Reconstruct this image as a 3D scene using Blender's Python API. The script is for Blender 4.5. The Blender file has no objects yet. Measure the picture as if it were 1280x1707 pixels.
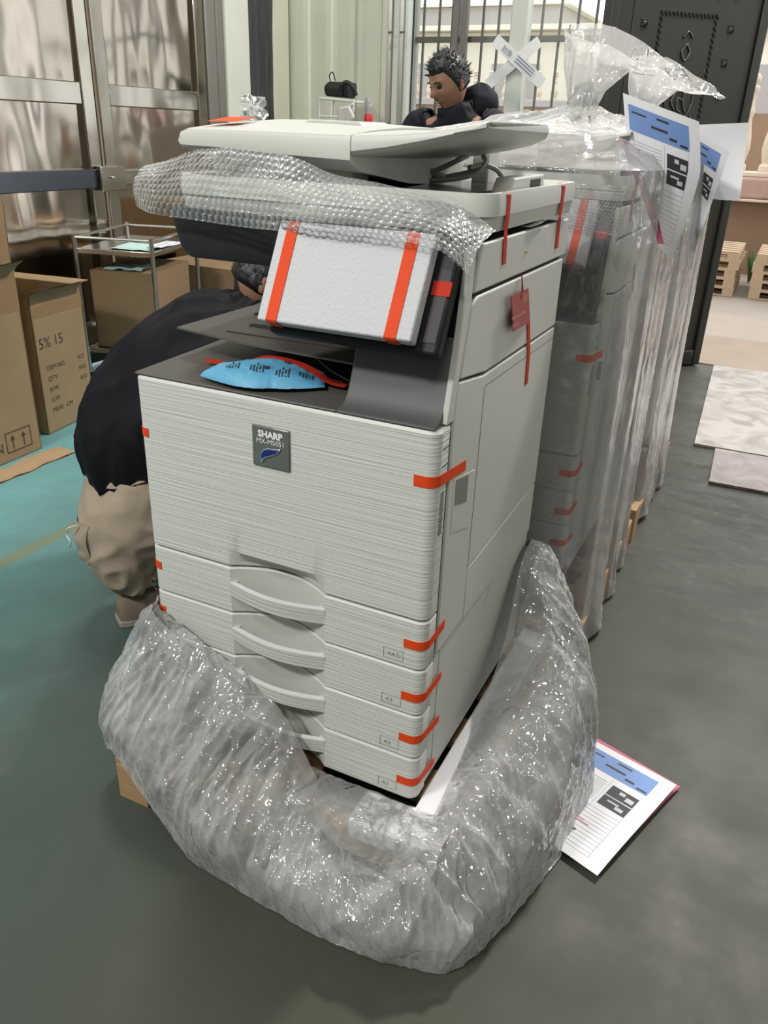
import bpy, bmesh, math, random
from mathutils import Vector, Matrix, noise
R_ = math.radians
random.seed(7)
SC = bpy.context.scene
COL = SC.collection

# ------------------------------------------------------------------ camera
CAM = Vector((1.01675, -1.07934, 1.35690))
YAW, PITCH, ROLL, FPX = 0.4376020, -0.4453038, 0.0377281, 1336.564
ca, sa = math.cos(YAW), math.sin(YAW)
fwd = Vector((-sa*math.cos(PITCH), ca*math.cos(PITCH), math.sin(PITCH)))
right = Vector((ca, sa, 0)); up = right.cross(fwd)
r_ = right*math.cos(ROLL) + up*math.sin(ROLL)
u_ = -right*math.sin(ROLL) + up*math.cos(ROLL)
cd = bpy.data.cameras.new('camera'); cam = bpy.data.objects.new('camera', cd); COL.objects.link(cam)
M = Matrix((r_, u_, -fwd)).transposed().to_4x4(); M.translation = CAM
cam.matrix_world = M
cd.sensor_fit = 'HORIZONTAL'; cd.sensor_width = 36; cd.lens = 36*FPX/1280
cd.clip_start = .05; cd.clip_end = 200
SC.camera = cam

# ------------------------------------------------------------------ world, lights, exposure
w = bpy.data.worlds.new('sky'); SC.world = w; w.use_nodes = True
bg = w.node_tree.nodes['Background']; bg.inputs[0].default_value = (.93, .96, 1, 1); bg.inputs[1].default_value = 2.4
def area(name, loc, target, size, power, color=(1, 1, 1), sy=None):
    l = bpy.data.lights.new(name, 'AREA'); l.energy = power; l.color = color
    l.shape = 'RECTANGLE'; l.size = size; l.size_y = sy or size
    o = bpy.data.objects.new(name, l); COL.objects.link(o); o.location = loc
    o.rotation_euler = (Vector(target)-Vector(loc)).to_track_quat('-Z', 'Y').to_euler()
    return o
area('ceiling_lamp_behind_camera', (-1.2, -3.4, 4.4), (.2, 0, .6), 1.0, 175, (1, .985, .95), .35)
area('ceiling_lamp_front_right', (1.6, -2.6, 4.6), (.3, 0, .5), 1.2, 55, (1, .985, .95), .15)
area('ceiling_lamp_over_doorway', (1.35, 4.0, 4.5), (.5, .3, 0), .45, 230, (1, .95, .88), .3)
area('ceiling_lamp_by_steel_doors', (-1.4, 1.9, 4.9), (-1.8, 1.9, 0), 1.2, 85, (.98, 1, .96), .35)
vs = SC.view_settings
vs.view_transform = 'Standard'; vs.look = 'None'; vs.gamma = 1; vs.use_curve_mapping = False; vs.exposure = 0.0
SC.cycles.transparent_max_bounces = 24
SC.cycles.max_bounces = 8
SC.cycles.use_denoising = True
SC.cycles.sample_clamp_indirect = 6
SC.cycles.caustics_reflective = False; SC.cycles.caustics_refractive = False

# ------------------------------------------------------------------ materials
class NT:
    def __init__(s, name):
        s.m = bpy.data.materials.new(name); s.m.use_nodes = True
        s.t = s.m.node_tree; s.n = s.t.nodes; s.l = s.t.links
        s.b = s.n['Principled BSDF']; s.out = s.n['Material Output']
    def node(s, typ, **kw):
        n = s.n.new(typ)
        for k, v in kw.items():
            if k.startswith('i_'): n.inputs[k[2:].replace('_', ' ')].default_value = v
            else: setattr(n, k, v)
        return n
    def link(s, a, b): s.l.new(a, b)
def setp(b, **kw):
    for k, v in kw.items():
        k = k.replace('_', ' ')
        b.inputs[k].default_value = v
def plain(name, col, rough=.5, metal=0, bump=0, scale=60, stretch=None, var=0, **kw):
    T = NT(name); setp(T.b, Base_Color=(*col, 1), Roughness=rough, Metallic=metal, **kw)
    if bump or var:
        tc = T.node('ShaderNodeTexCoord'); mp = T.node('ShaderNodeMapping')
        if stretch: mp.inputs['Scale'].default_value = stretch
        T.link(tc.outputs['Object'], mp.inputs[0])
        nz = T.node('ShaderNodeTexNoise'); nz.inputs['Scale'].default_value = scale; nz.inputs['Detail'].default_value = 4
        T.link(mp.outputs[0], nz.inputs[0])
        if bump:
            bp = T.node('ShaderNodeBump'); bp.inputs['Strength'].default_value = bump; bp.inputs['Distance'].default_value = .002
            T.link(nz.outputs['Fac'], bp.inputs['Height']); T.link(bp.outputs[0], T.b.inputs['Normal'])
        if var:
            mx = T.node('ShaderNodeMix', data_type='RGBA')
            mx.inputs[6].default_value = (*[c*(1-var) for c in col], 1); mx.inputs[7].default_value = (*[min(1, c*(1+var)) for c in col], 1)
            T.link(nz.outputs['Fac'], mx.inputs[0]); T.link(mx.outputs[2], T.b.inputs['Base Color'])
    return T.m
MT = {}
MT['cream'] = plain('cream_plastic', (.56, .565, .525), .42, bump=.08, scale=900)
MT['cream_dark'] = plain('cream_plastic_recess', (.50, .505, .47), .5)
MT['striped'] = plain('striped_front_plastic', (.62, .63, .60), .45, bump=1.0, scale=9, stretch=(.30, .30, 28), var=.14)
MT['seam'] = plain('dark_seam', (.02, .02, .02), .8)
MT['black'] = plain('black_plastic', (.014, .014, .015), .5, Specular_IOR_Level=.22)
MT['charcoal'] = plain('charcoal_plastic', (.024, .024, .025), .75, bump=.1, scale=800)
MT['deck'] = plain('deck_plastic', (.095, .086, .077), .36, bump=.12, scale=700)
MT['slope'] = plain('grey_plastic', (.085, .085, .088), .55, bump=.1, scale=700)
MT['screen'] = plain('glossy_screen', (.02, .018, .02), .08)
MT['tape'] = plain('orange_tape', (.72, .065, .012), .6, bump=.1, scale=300, Specular_IOR_Level=.2)
MT['tape_red'] = plain('red_tape', (.52, .035, .018), .65, Specular_IOR_Level=.15)
MT['foam'] = plain('white_foam', (.57, .575, .60), .7, bump=.9, scale=160)
MT['foam_block'] = plain('foam_block', (.80, .80, .82), .7, bump=.3, scale=120)
MT['badge'] = plain('badge_grey', (.20, .20, .19), .3, metal=.5)
MT['white'] = plain('white_print', (.85, .85, .85), .5)
MT['blue_gloss'] = plain('blue_gloss', (.012, .02, .16), .12)
MT['silver'] = plain('silver', (.75, .75, .78), .2, metal=1)
MT['print'] = plain('dark_print', (.03, .03, .035), .6)
MT['label_line'] = plain('label_line', (.22, .22, .22), .6)
MT['rubber'] = plain('rubber', (.02, .02, .02), .8)
MT['glass_plate'] = plain('scanner_glass', (.08, .085, .085), .12)
MT['cable'] = plain('grey_cable', (.33, .33, .31), .5)
MT['packet'] = plain('blue_packet', (.11, .38, .60), .5, bump=.6, scale=30, var=.06)
MT['tag'] = plain('red_card', (.30, .012, .02), .45)
MT['string'] = plain('red_string', (.25, .01, .015), .8)
MT['gold'] = plain('gold_print', (.6, .35, .08), .4)
MT['pink'] = plain('pink_print', (.75, .35, .36), .5)
MT['wood'] = plain('pallet_wood', (.40, .25, .13), .75, bump=.6, scale=12, stretch=(1, 8, 8), var=.25)
MT['wood_pale'] = plain('pale_wood', (.52, .38, .25), .8, bump=.6, scale=10, stretch=(1, 6, 6), var=.25)
MT['card'] = plain('cardboard', (.33, .225, .125), .8, bump=.15, scale=8, var=.14)
MT['card_in'] = plain('cardboard_inside', (.25, .165, .09), .85, var=.1)
MT['card_tape'] = plain('parcel_tape', (.30, .20, .105), .25, var=.1, scale=30)
MT['card_print'] = plain('carton_print', (.07, .05, .035), .7)
MT['paper'] = plain('paper', (.80, .80, .84), .6)
MT['paper_blue'] = plain('paper_blue', (.17, .29, .60), .6)
MT['paper_pink'] = plain('paper_pink', (.55, .14, .22), .6)
MT['paper_grey'] = plain('paper_line', (.42, .43, .46), .6)
MT['paper_cyan'] = plain('mint_paper', (.48, .68, .66), .6, var=.15, scale=20)
MT['jacket'] = plain('black_jacket', (.006, .0065, .0095), .7, bump=.5, scale=9, Specular_IOR_Level=.12)
MT['navy'] = plain('navy_jacket', (.010, .011, .017), .7, bump=.5, scale=18, Specular_IOR_Level=.2)
MT['trousers'] = plain('beige_trousers', (.36, .29, .22), .85, bump=.9, scale=16, var=.12)
MT['jeans'] = plain('dark_trousers', (.03, .035, .05), .85)
MT['skin'] = plain('skin', (.30, .155, .10), .55)
MT['hair'] = plain('black_hair', (.012, .010, .010), .45, bump=1, scale=90, stretch=(1, 1, .2))
MT['shoe'] = plain('shoe_fabric', (.17, .13, .10), .8, var=.3, scale=30)
MT['sole'] = plain('shoe_sole', (.30, .27, .22), .7)
MT['lace'] = plain('drawstring', (.6, .58, .52), .7)
MT['frame_white'] = plain('white_frame', (.55, .58, .53), .5)
MT['bars'] = plain('grille_steel', (.16, .15, .14), .5, metal=.3)
MT['corr'] = plain('corrugated_panel', (.60, .61, .51), .5, bump=.1, scale=5, var=.08)
MT['column'] = plain('column_paint', (.66, .68, .60), .6, var=.06, scale=6)
MT['jamb'] = plain('jamb_steel', (.24, .23, .21), .4, metal=.4)
MT['insul'] = plain('dark_insulation', (.012, .012, .013), .8)
MT['pinkstone'] = plain('pink_stone', (.42, .27, .22), .8, bump=.5, scale=6, var=.25)
MT['brownwall'] = plain('brown_wall', (.24, .15, .09), .8, var=.15, scale=4)
MT['baluster'] = plain('baluster_stone', (.62, .52, .40), .7, var=.1, scale=8)
MT['pale_build'] = plain('pale_building', (.75, .70, .58), .8)
MT['build_grey'] = plain('building_grey_and_shade', (.38, .35, .33), .8)
MT['leaf'] = plain('leaf', (.08, .16, .04), .6)
MT['backpack'] = plain('black_bag', (.008, .008, .008), .6)
MT['box_print'] = plain('printed_box', (.55, .52, .48), .6, var=.3, scale=40)
MT['tube_white'] = plain('white_tube', (.62, .62, .58), .4)
MT['red_can'] = plain('red_can', (.5, .03, .03), .4)
MT['strip_white'] = plain('white_strip', (.75, .75, .75), .6)
MT['strip_blue'] = plain('strip_ink', (.12, .18, .30), .6)

def steel(name, col=(.44, .405, .36), rough=.17, warp=.55):
    T = NT(name); setp(T.b, Base_Color=(*col, 1), Metallic=1.0, Roughness=rough)
    tc = T.node('ShaderNodeTexCoord'); mp = T.node('ShaderNodeMapping'); mp.inputs['Scale'].default_value = (1, 1, .45)
    T.link(tc.outputs['Object'], mp.inputs[0])
    nz = T.node('ShaderNodeTexNoise'); nz.inputs['Scale'].default_value = 2.2; nz.inputs['Detail'].default_value = 1.5
    T.link(mp.outputs[0], nz.inputs[0])
    bp = T.node('ShaderNodeBump'); bp.inputs['Strength'].default_value = warp; bp.inputs['Distance'].default_value = .05
    T.link(nz.outputs['Fac'], bp.inputs['Height']); T.link(bp.outputs[0], T.b.inputs['Normal'])
    n2 = T.node('ShaderNodeTexNoise'); n2.inputs['Scale'].default_value = 9; n2.inputs['Detail'].default_value = 5
    T.link(mp.outputs[0], n2.inputs[0])
    mr = T.node('ShaderNodeMapRange'); mr.inputs['To Min'].default_value = rough*.6; mr.inputs['To Max'].default_value = rough*1.7
    T.link(n2.outputs['Fac'], mr.inputs['Value']); T.link(mr.outputs[0], T.b.inputs['Roughness'])
    return T.m
MT['steel'] = steel('stainless_sheet', (.44, .385, .315), .10, .75)
MT['steel_rail'] = steel('stainless_rail', (.47, .425, .36), .12, .4)
MT['chrome'] = plain('trolley_steel', (.62, .62, .60), .22, metal=1)
MT['bronze'] = plain('bronze_door', (.032, .031, .026), .42, metal=.4, bump=.2, scale=30)

def film(name, opac, edge, rough=.14, blend=.35, st=(1, 1, .55), patch=0.0, rim=0.0, tint=(.86, .87, .90), bump=.5, bscale=40, spec=.9, trans=.45):
    T = NT(name); T.n.remove(T.b)
    tr = T.node('ShaderNodeBsdfTransparent'); tr.inputs[0].default_value = (.97, .98, .985, 1)
    df = T.node('ShaderNodeBsdfDiffuse'); df.inputs[0].default_value = (*tint, 1)
    tl = T.node('ShaderNodeBsdfTranslucent'); tl.inputs[0].default_value = (*tint, 1)
    gl = T.node('ShaderNodeBsdfGlossy'); gl.inputs['Roughness'].default_value = rough; gl.inputs[0].default_value = (1, 1, 1, 1)
    m1 = T.node('ShaderNodeMixShader'); m1.inputs[0].default_value = trans
    T.link(df.outputs[0], m1.inputs[1]); T.link(tl.outputs[0], m1.inputs[2])
    lw = T.node('ShaderNodeLayerWeight'); lw.inputs['Blend'].default_value = blend
    tc = T.node('ShaderNodeTexCoord')
    nz = T.node('ShaderNodeTexNoise'); nz.inputs['Scale'].default_value = 8; nz.inputs['Detail'].default_value = 3; T.link(tc.outputs['Object'], nz.inputs['Vector'])
    wr = T.node('ShaderNodeVectorMath', operation='MULTIPLY_ADD'); wr.inputs[1].default_value = (.10, .10, .10); T.link(nz.outputs['Color'], wr.inputs[0]); T.link(tc.outputs['Object'], wr.inputs[2])
    mp = T.node('ShaderNodeMapping'); mp.inputs['Scale'].default_value = st; T.link(wr.outputs[0], mp.inputs[0])
    cur = None
    for sc_, slope in ((bscale, .50), (bscale*2.7, .30)):
        vo = T.node('ShaderNodeTexVoronoi', feature='DISTANCE_TO_EDGE'); vo.inputs['Scale'].default_value = sc_; T.link(mp.outputs[0], vo.inputs['Vector'])
        bp = T.node('ShaderNodeBump'); bp.inputs['Strength'].default_value = bump; bp.inputs['Distance'].default_value = slope/sc_; T.link(vo.outputs['Distance'], bp.inputs['Height'])
        if cur: T.link(cur.outputs[0], bp.inputs['Normal'])
        cur = bp
    T.link(bp.outputs[0], gl.inputs['Normal'])
    mr = T.node('ShaderNodeMapRange'); mr.inputs['To Min'].default_value = opac; mr.inputs['To Max'].default_value = edge
    pn_ = T.node('ShaderNodeTexNoise'); pn_.inputs['Scale'].default_value = 5.5; pn_.inputs['Detail'].default_value = 4; T.link(tc.outputs['Object'], pn_.inputs['Vector'])
    pr_ = T.node('ShaderNodeMapRange'); pr_.inputs['From Min'].default_value = .35; pr_.inputs['From Max'].default_value = .65; pr_.inputs['To Min'].default_value = -patch; pr_.inputs['To Max'].default_value = patch
    T.link(pn_.outputs['Fac'], pr_.inputs['Value'])
    pa_ = T.node('ShaderNodeMath', operation='ADD'); T.link(lw.outputs['Facing'], pa_.inputs[0]); T.link(pr_.outputs[0], pa_.inputs[1])
    at = T.node('ShaderNodeAttribute', attribute_name='sheet'); sp_ = T.node('ShaderNodeSeparateXYZ'); T.link(at.outputs['Vector'], sp_.inputs[0])
    rm_ = T.node('ShaderNodeMapRange'); rm_.inputs['From Max'].default_value = .32; rm_.inputs['To Min'].default_value = -rim; rm_.inputs['To Max'].default_value = 0; T.link(sp_.outputs['Y'], rm_.inputs['Value'])
    pb_ = T.node('ShaderNodeMath', operation='ADD'); T.link(pa_.outputs[0], pb_.inputs[0]); T.link(rm_.outputs[0], pb_.inputs[1])
    T.link(pb_.outputs[0], mr.inputs['Value'])
    m2 = T.node('ShaderNodeMixShader'); T.link(mr.outputs[0], m2.inputs[0])
    T.link(tr.outputs[0], m2.inputs[1]); T.link(m1.outputs[0], m2.inputs[2])
    fr = T.node('ShaderNodeFresnel'); fr.inputs['IOR'].default_value = 1.5; T.link(bp.outputs[0], fr.inputs['Normal'])
    mu = T.node('ShaderNodeMath', operation='MULTIPLY'); mu.inputs[1].default_value = spec; mu.use_clamp = True
    ad = T.node('ShaderNodeMath', operation='ADD'); ad.inputs[1].default_value = .03
    T.link(fr.outputs[0], ad.inputs[0]); T.link(ad.outputs[0], mu.inputs[0])
    m3 = T.node('ShaderNodeMixShader'); T.link(mu.outputs[0], m3.inputs[0])
    T.link(m2.outputs[0], m3.inputs[1]); T.link(gl.outputs[0], m3.inputs[2])
    T.link(m3.outputs[0], T.out.inputs['Surface'])
    return T.m
MT['film'] = film('loose_film', .24, .68, bump=.8, bscale=24, tint=(.98, .98, .985), rough=.10, trans=.25, patch=.25, rim=.5, spec=1.1)
MT['film_wrap'] = film('wrapping_film', .12, .92, bump=.22, bscale=12, st=(1, 1, .3), tint=(.95, .92, .92), rough=.10, trans=.3, blend=.30)
MT['film_bunch'] = film('bunched_film', .45, .92, bump=.6, bscale=22, tint=(.95, .93, .92), rough=.10)
MT['bubble'] = film('bubble_film', .08, .66, rough=.09, bump=.05, bscale=40, spec=.9, tint=(.98, .98, .985), trans=.25)


def floor_mat():
    T = NT('painted_floor'); T.b.inputs['Specular IOR Level'].default_value = .28
    tc = T.node('ShaderNodeTexCoord'); sx = T.node('ShaderNodeSeparateXYZ'); T.link(tc.outputs['Object'], sx.inputs[0])
    def nz(sc, det=5, st=None, rough=.6):
        n = T.node('ShaderNodeTexNoise'); n.inputs['Scale'].default_value = sc; n.inputs['Detail'].default_value = det; n.inputs['Roughness'].default_value = rough
        if st:
            mp = T.node('ShaderNodeMapping'); mp.inputs['Scale'].default_value = st; T.link(tc.outputs['Object'], mp.inputs[0]); T.link(mp.outputs[0], n.inputs[0])
        else: T.link(tc.outputs['Object'], n.inputs[0])
        return n
    def rng(src, a, b, c=0, d=1):
        m = T.node('ShaderNodeMapRange'); m.inputs['From Min'].default_value = a; m.inputs['From Max'].default_value = b
        m.inputs['To Min'].default_value = c; m.inputs['To Max'].default_value = d; T.link(src, m.inputs['Value']); return m.outputs[0]
    def mix(f, a, b):
        m = T.node('ShaderNodeMix', data_type='RGBA')
        if isinstance(f, float): m.inputs[0].default_value = f
        else: T.link(f, m.inputs[0])
        for i, c in ((6, a), (7, b)):
            if isinstance(c, tuple): m.inputs[i].default_value = (*c, 1)
            else: T.link(c, m.inputs[i])
        return m.outputs[2]
    def math_(op, a, b):
        m = T.node('ShaderNodeMath', operation=op)
        for i, c in ((0, a), (1, b)):
            if isinstance(c, (int, float)): m.inputs[i].default_value = c
            else: T.link(c, m.inputs[i])
        return m.outputs[0]
    # worn paint: teal bay on the left, grey bay on the right, copier shadow painted in between
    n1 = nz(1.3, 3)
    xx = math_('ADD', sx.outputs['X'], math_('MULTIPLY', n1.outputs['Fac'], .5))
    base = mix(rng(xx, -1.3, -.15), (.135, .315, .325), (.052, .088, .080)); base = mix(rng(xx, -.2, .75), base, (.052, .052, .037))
    n2 = nz(3.5, 6); base = mix(rng(n2.outputs['Fac'], .35, .7, 0, .35), base, (.075, .082, .072))
    # scuffs and stains on the grey bay near the doorway
    n3 = nz(3.0, 8, (.7, 2.6, 1), .65)
    reg = math_('MULTIPLY', rng(sx.outputs['X'], .5, .9), rng(sx.outputs['Y'], .9, 2.0))
    st = math_('MULTIPLY', rng(n3.outputs['Fac'], .49, .53), reg)
    base = mix(math_('MULTIPLY', st, .75), base, (.030, .025, .020))
    n4 = nz(16, 6); lt = math_('MULTIPLY', rng(n4.outputs['Fac'], .55, .7), reg)
    base = mix(math_('MULTIPLY', lt, .5), base, (.14, .13, .11))
    # painted line
    d = math_('ABSOLUTE', math_('SUBTRACT', sx.outputs['X'], -1.125), 0)
    ln = rng(d, .026, .032, .8, 0)
    base = mix(ln, base, (.15, .17, .10))
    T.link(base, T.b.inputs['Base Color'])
    T.link(rng(n2.outputs['Fac'], .3, .7, .38, .62), T.b.inputs['Roughness'])
    bp = T.node('ShaderNodeBump'); bp.inputs['Strength'].default_value = .15; bp.inputs['Distance'].default_value = .004
    T.link(n4.outputs['Fac'], bp.inputs['Height']); T.link(bp.outputs[0], T.b.inputs['Normal'])
    return T.m
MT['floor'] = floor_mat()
def marble(name, c1, c2):
    T = NT(name); tc = T.node('ShaderNodeTexCoord')
    n = T.node('ShaderNodeTexNoise'); n.inputs['Scale'].default_value = 5; n.inputs['Detail'].default_value = 9; n.inputs['Distortion'].default_value = 1.4
    T.link(tc.outputs['Object'], n.inputs[0])
    cr = T.node('ShaderNodeValToRGB'); cr.color_ramp.elements[0].position = .38; cr.color_ramp.elements[0].color = (*c1, 1)
    cr.color_ramp.elements[1].position = .62; cr.color_ramp.elements[1].color = (*c2, 1)
    T.link(n.outputs['Fac'], cr.inputs[0]); T.link(cr.outputs[0], T.b.inputs['Base Color']); T.b.inputs['Roughness'].default_value = .35
    return T.m
MT['marble'] = marble('marble_board', (.22, .195, .165), (.40, .365, .32))
MT['marble2'] = marble('pink_marble_board', (.17, .13, .115), (.28, .225, .205))
MT['yard'] = plain('yard_ground', (.33, .275, .22), .8, var=.12, scale=3)
MT['wallpaint'] = plain('wall_paint', (.50, .50, .46), .8)
MT['ceil'] = plain('ceiling_paint', (.45, .45, .43), .9)

# ------------------------------------------------------------------ mesh helpers
def wloc(o):
    v = Vector((0, 0, 0))
    while o: v += o.location; o = o.parent
    return v
class MB:
    def __init__(s): s.v = []; s.f = []; s.mi = []; s.uv = []
    def add(s, vs, fs, mi=0):
        b = len(s.v); s.v += [tuple(x) for x in vs]
        for f in fs: s.f.append(tuple(b+i for i in f)); s.mi.append(mi)
        return s
    def box(s, x0, x1, y0, y1, z0, z1, mi=0):
        v = [(x, y, z) for z in (z0, z1) for y in (y0, y1) for x in (x0, x1)]
        return s.add(v, [(0, 2, 3, 1), (4, 5, 7, 6), (0, 1, 5, 4), (2, 6, 7, 3), (0, 4, 6, 2), (1, 3, 7, 5)], mi)
    def obox(s, c, ax, ay, az, mi=0):            # oriented box: centre and three half vectors
        c, ax, ay, az = map(Vector, (c, ax, ay, az))
        v = [c+ax*i+ay*j+az*k for k in (-1, 1) for j in (-1, 1) for i in (-1, 1)]
        return s.add(v, [(0, 2, 3, 1), (4, 5, 7, 6), (0, 1, 5, 4), (2, 6, 7, 3), (0, 4, 6, 2), (1, 3, 7, 5)], mi)
    def loft(s, loops, caps=True, mi=0, closed=True):
        n = len(loops[0]); v = [p for L in loops for p in L]; f = []
        for k in range(len(loops)-1):
            for i in range(n if closed else n-1):
                j = (i+1) % n; f.append((k*n+i, k*n+j, (k+1)*n+j, (k+1)*n+i))
        if caps and closed: f.append(tuple(range(n-1, -1, -1))); f.append(tuple((len(loops)-1)*n+i for i in range(n)))
        return s.add(v, f, mi)
    def prism(s, poly, axis, a0, a1, mi=0):
        def P(q, a): return {0: (a, q[0], q[1]), 1: (q[0], a, q[1]), 2: (q[0], q[1], a)}[axis]
        return s.loft([[P(q, a0) for q in poly], [P(q, a1) for q in poly]], mi=mi)
    def tube(s, pts, r, n=8, mi=0, caps=True):
        pts = [Vector(p) for p in pts]; loops = []; pu = None
        for i, p in enumerate(pts):
            t = (pts[min(i+1, len(pts)-1)]-pts[max(i-1, 0)]).normalized()
            a = pu if pu is not None else (Vector((0, 0, 1)) if abs(t.z) < .9 else Vector((1, 0, 0)))
            u = (a-t*a.dot(t)); u = u.normalized() if u.length > 1e-6 else t.orthogonal().normalized(); pu = u; w_ = t.cross(u)
            rr = r[i] if isinstance(r, (list, tuple)) else r
            loops.append([p+(u*math.cos(2*math.pi*k/n)+w_*math.sin(2*math.pi*k/n))*rr for k in range(n)])
        return s.loft(loops, caps, mi)
    def lathe(s, c, prof, n=14, mi=0):
        c = Vector(c)
        return s.loft([[c+Vector((r*math.cos(2*math.pi*k/n), r*math.sin(2*math.pi*k/n), z)) for k in range(n)] for r, z in prof], True, mi)
    def grid(s, f, nu, nv, mi=0, wrap=False):
        v = [f(i/nu, j/nv) for j in range(nv+1) for i in range(nu+1)]
        if len(s.uv) == len(s.v): s.uv += [(i/nu, j/nv, len(s.v)*1e-5) for j in range(nv+1) for i in range(nu+1)]
        return s.add(v, [(j*(nu+1)+i, j*(nu+1)+i+1, (j+1)*(nu+1)+i+1, (j+1)*(nu+1)+i) for j in range(nv) for i in range(nu)], mi)
    def strip(s, pts, wv, nrm, th=.0006, mi=0):   # tape: centre points, half-width vector, lift normal per point
        loops = []
        for i, p in enumerate(pts):
            p = Vector(p); w_ = Vector(wv[i] if isinstance(wv[0], (list, tuple, Vector)) else wv)
            n = Vector(nrm[i] if isinstance(nrm[0], (list, tuple, Vector)) else nrm)*th
            loops.append([p-w_, p+w_, p+w_+n, p-w_+n])
        return s.loft(loops, True, mi)
    def text(s, body, size, org, ux, uy, mi=0, align='LEFT', lift=0, bold=0):
        c = bpy.data.curves.new('t', 'FONT'); c.offset = bold; c.body = body; c.size = size; c.align_x = align; c.resolution_u = 2
        o = bpy.data.objects.new('t', c); COL.objects.link(o)
        dg = bpy.context.evaluated_depsgraph_get(); me = bpy.data.meshes.new_from_object(o.evaluated_get(dg))
        org, ux, uy = Vector(org), Vector(ux).normalized(), Vector(uy).normalized(); n = ux.cross(uy)
        vs = [org+ux*v.co.x+uy*v.co.y+n*lift for v in me.vertices]
        s.add(vs, [tuple(p.vertices) for p in me.polygons], mi)
        bpy.data.objects.remove(o); bpy.data.curves.remove(c); bpy.data.meshes.remove(me)
        return s
    def build(s, name, mats, parent=None, smooth=False, bevel=0, seg=2, recenter=True, ang=35):
        me = bpy.data.meshes.new(name)
        o = bpy.data.objects.new(name, me); COL.objects.link(o)
        if parent is not None: o.parent = parent; off = wloc(parent)
        elif recenter:
            xs = [v[0] for v in s.v]; ys = [v[1] for v in s.v]; zs = [v[2] for v in s.v]
            off = Vector(((min(xs)+max(xs))/2, (min(ys)+max(ys))/2, min(zs))); o.location = off
        else: off = Vector((0, 0, 0))
        me.from_pydata([Vector(v)-off for v in s.v], [], s.f)
        if not isinstance(mats, (list, tuple)): mats = [mats]
        for m in mats: me.materials.append(MT[m] if isinstance(m, str) else m)
        me.polygons.foreach_set('material_index', s.mi)
        if len(s.uv) == len(s.v) and s.uv:
            at_ = me.attributes.new('sheet', 'FLOAT_VECTOR', 'POINT'); at_.data.foreach_set('vector', [c for q in s.uv for c in q])
        b = bmesh.new(); b.from_mesh(me); bmesh.ops.recalc_face_normals(b, faces=b.faces); b.to_mesh(me); b.free()
        if smooth: me.shade_smooth()
        if smooth == 'auto': me.set_sharp_from_angle(angle=R_(ang))
        if bevel:
            md = o.modifiers.new('bevel', 'BEVEL'); md.width = bevel; md.segments = seg; md.limit_method = 'ANGLE'; md.angle_limit = R_(35)
            me.shade_smooth(); me.set_sharp_from_angle(angle=R_(50)); md.harden_normals = False
        return o
def empty(name, loc=(0, 0, 0), parent=None):
    o = bpy.data.objects.new(name, None); COL.objects.link(o); o.location = loc; o.parent = parent; o.empty_display_size = .1
    return o
def tag(o, label, cat, group=None, kind=None):
    if label: o['label'] = label
    if cat: o['category'] = cat
    if group: o['group'] = group
    if kind: o['kind'] = kind
    return o
def struct(o): o['kind'] = 'structure'; return o
def lerp(a, b, t): return a+(b-a)*t
def cr(P, t):                                     # Catmull-Rom through P (vectors), t in 0..1
    n = len(P)-1; x = min(max(t, 0), 1)*n; i = min(int(x), n-1); f = x-i
    p0, p1, p2, p3 = P[max(i-1, 0)], P[i], P[i+1], P[min(i+2, n)]
    return .5*((2*p1)+(p2-p0)*f+(2*p0-5*p1+4*p2-p3)*f*f+(3*p1-p0-3*p2+p3)*f*f*f)
def copy_tree(o, parent=None, skip=()):
    c = o.copy(); COL.objects.link(c); c.parent = parent
    for ch in list(o.children):
        if ch.name.split('.')[0] not in skip: copy_tree(ch, c, skip)
    return c

# ================================================================== THE SETTING
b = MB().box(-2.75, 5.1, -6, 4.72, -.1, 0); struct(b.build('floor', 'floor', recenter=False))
b = MB().box(-25, 14, 4.72, 40, -.12, -.004); g = struct(b.build('ground', 'yard', recenter=False))
b = MB()
b.box(-2.78, -2.66, -6, .55, 0, 5.4); b.box(-2.78, -2.66, .55, 3.72, 3.2, 5.4); b.box(-2.78, -2.66, 3.72, 4.82, 0, 5.4)
struct(b.build('wall_left', 'wallpaint', recenter=False))
b = MB()                                            # back wall: corrugated bay, window bay, doorway
b.box(-2.78, -1.62, 4.72, 4.84, 0, 5.4); b.box(-1.62, 2.9, 4.72, 4.84, 3.3, 5.4); b.box(-1.62, .30, 4.72, 4.84, 0, .9)
b.box(2.9, 5.1, 4.72, 4.84, 0, 5.4)
struct(b.build('wall_back', 'wallpaint', recenter=False))
b = MB(); b.box(5.0, 5.12, -6, 4.84, 0, 1.8); b.box(5.0, 5.12, -6, 4.84, 4.0, 5.4)
for y0, y1 in ((-6, 1.6), (2.9, 3.5)): b.box(5.0, 5.12, y0, y1, 1.8, 4.0)
struct(b.build('wall_right', 'wallpaint', recenter=False))
struct(MB().box(-2.78, 5.12, -6.12, -6, 0, 5.4).build('wall_front', 'wallpaint', recenter=False))
struct(MB().box(-2.78, 5.12, -6.12, 4.84, 5.4, 5.5).build('ceiling', 'ceil', recenter=False))

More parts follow.
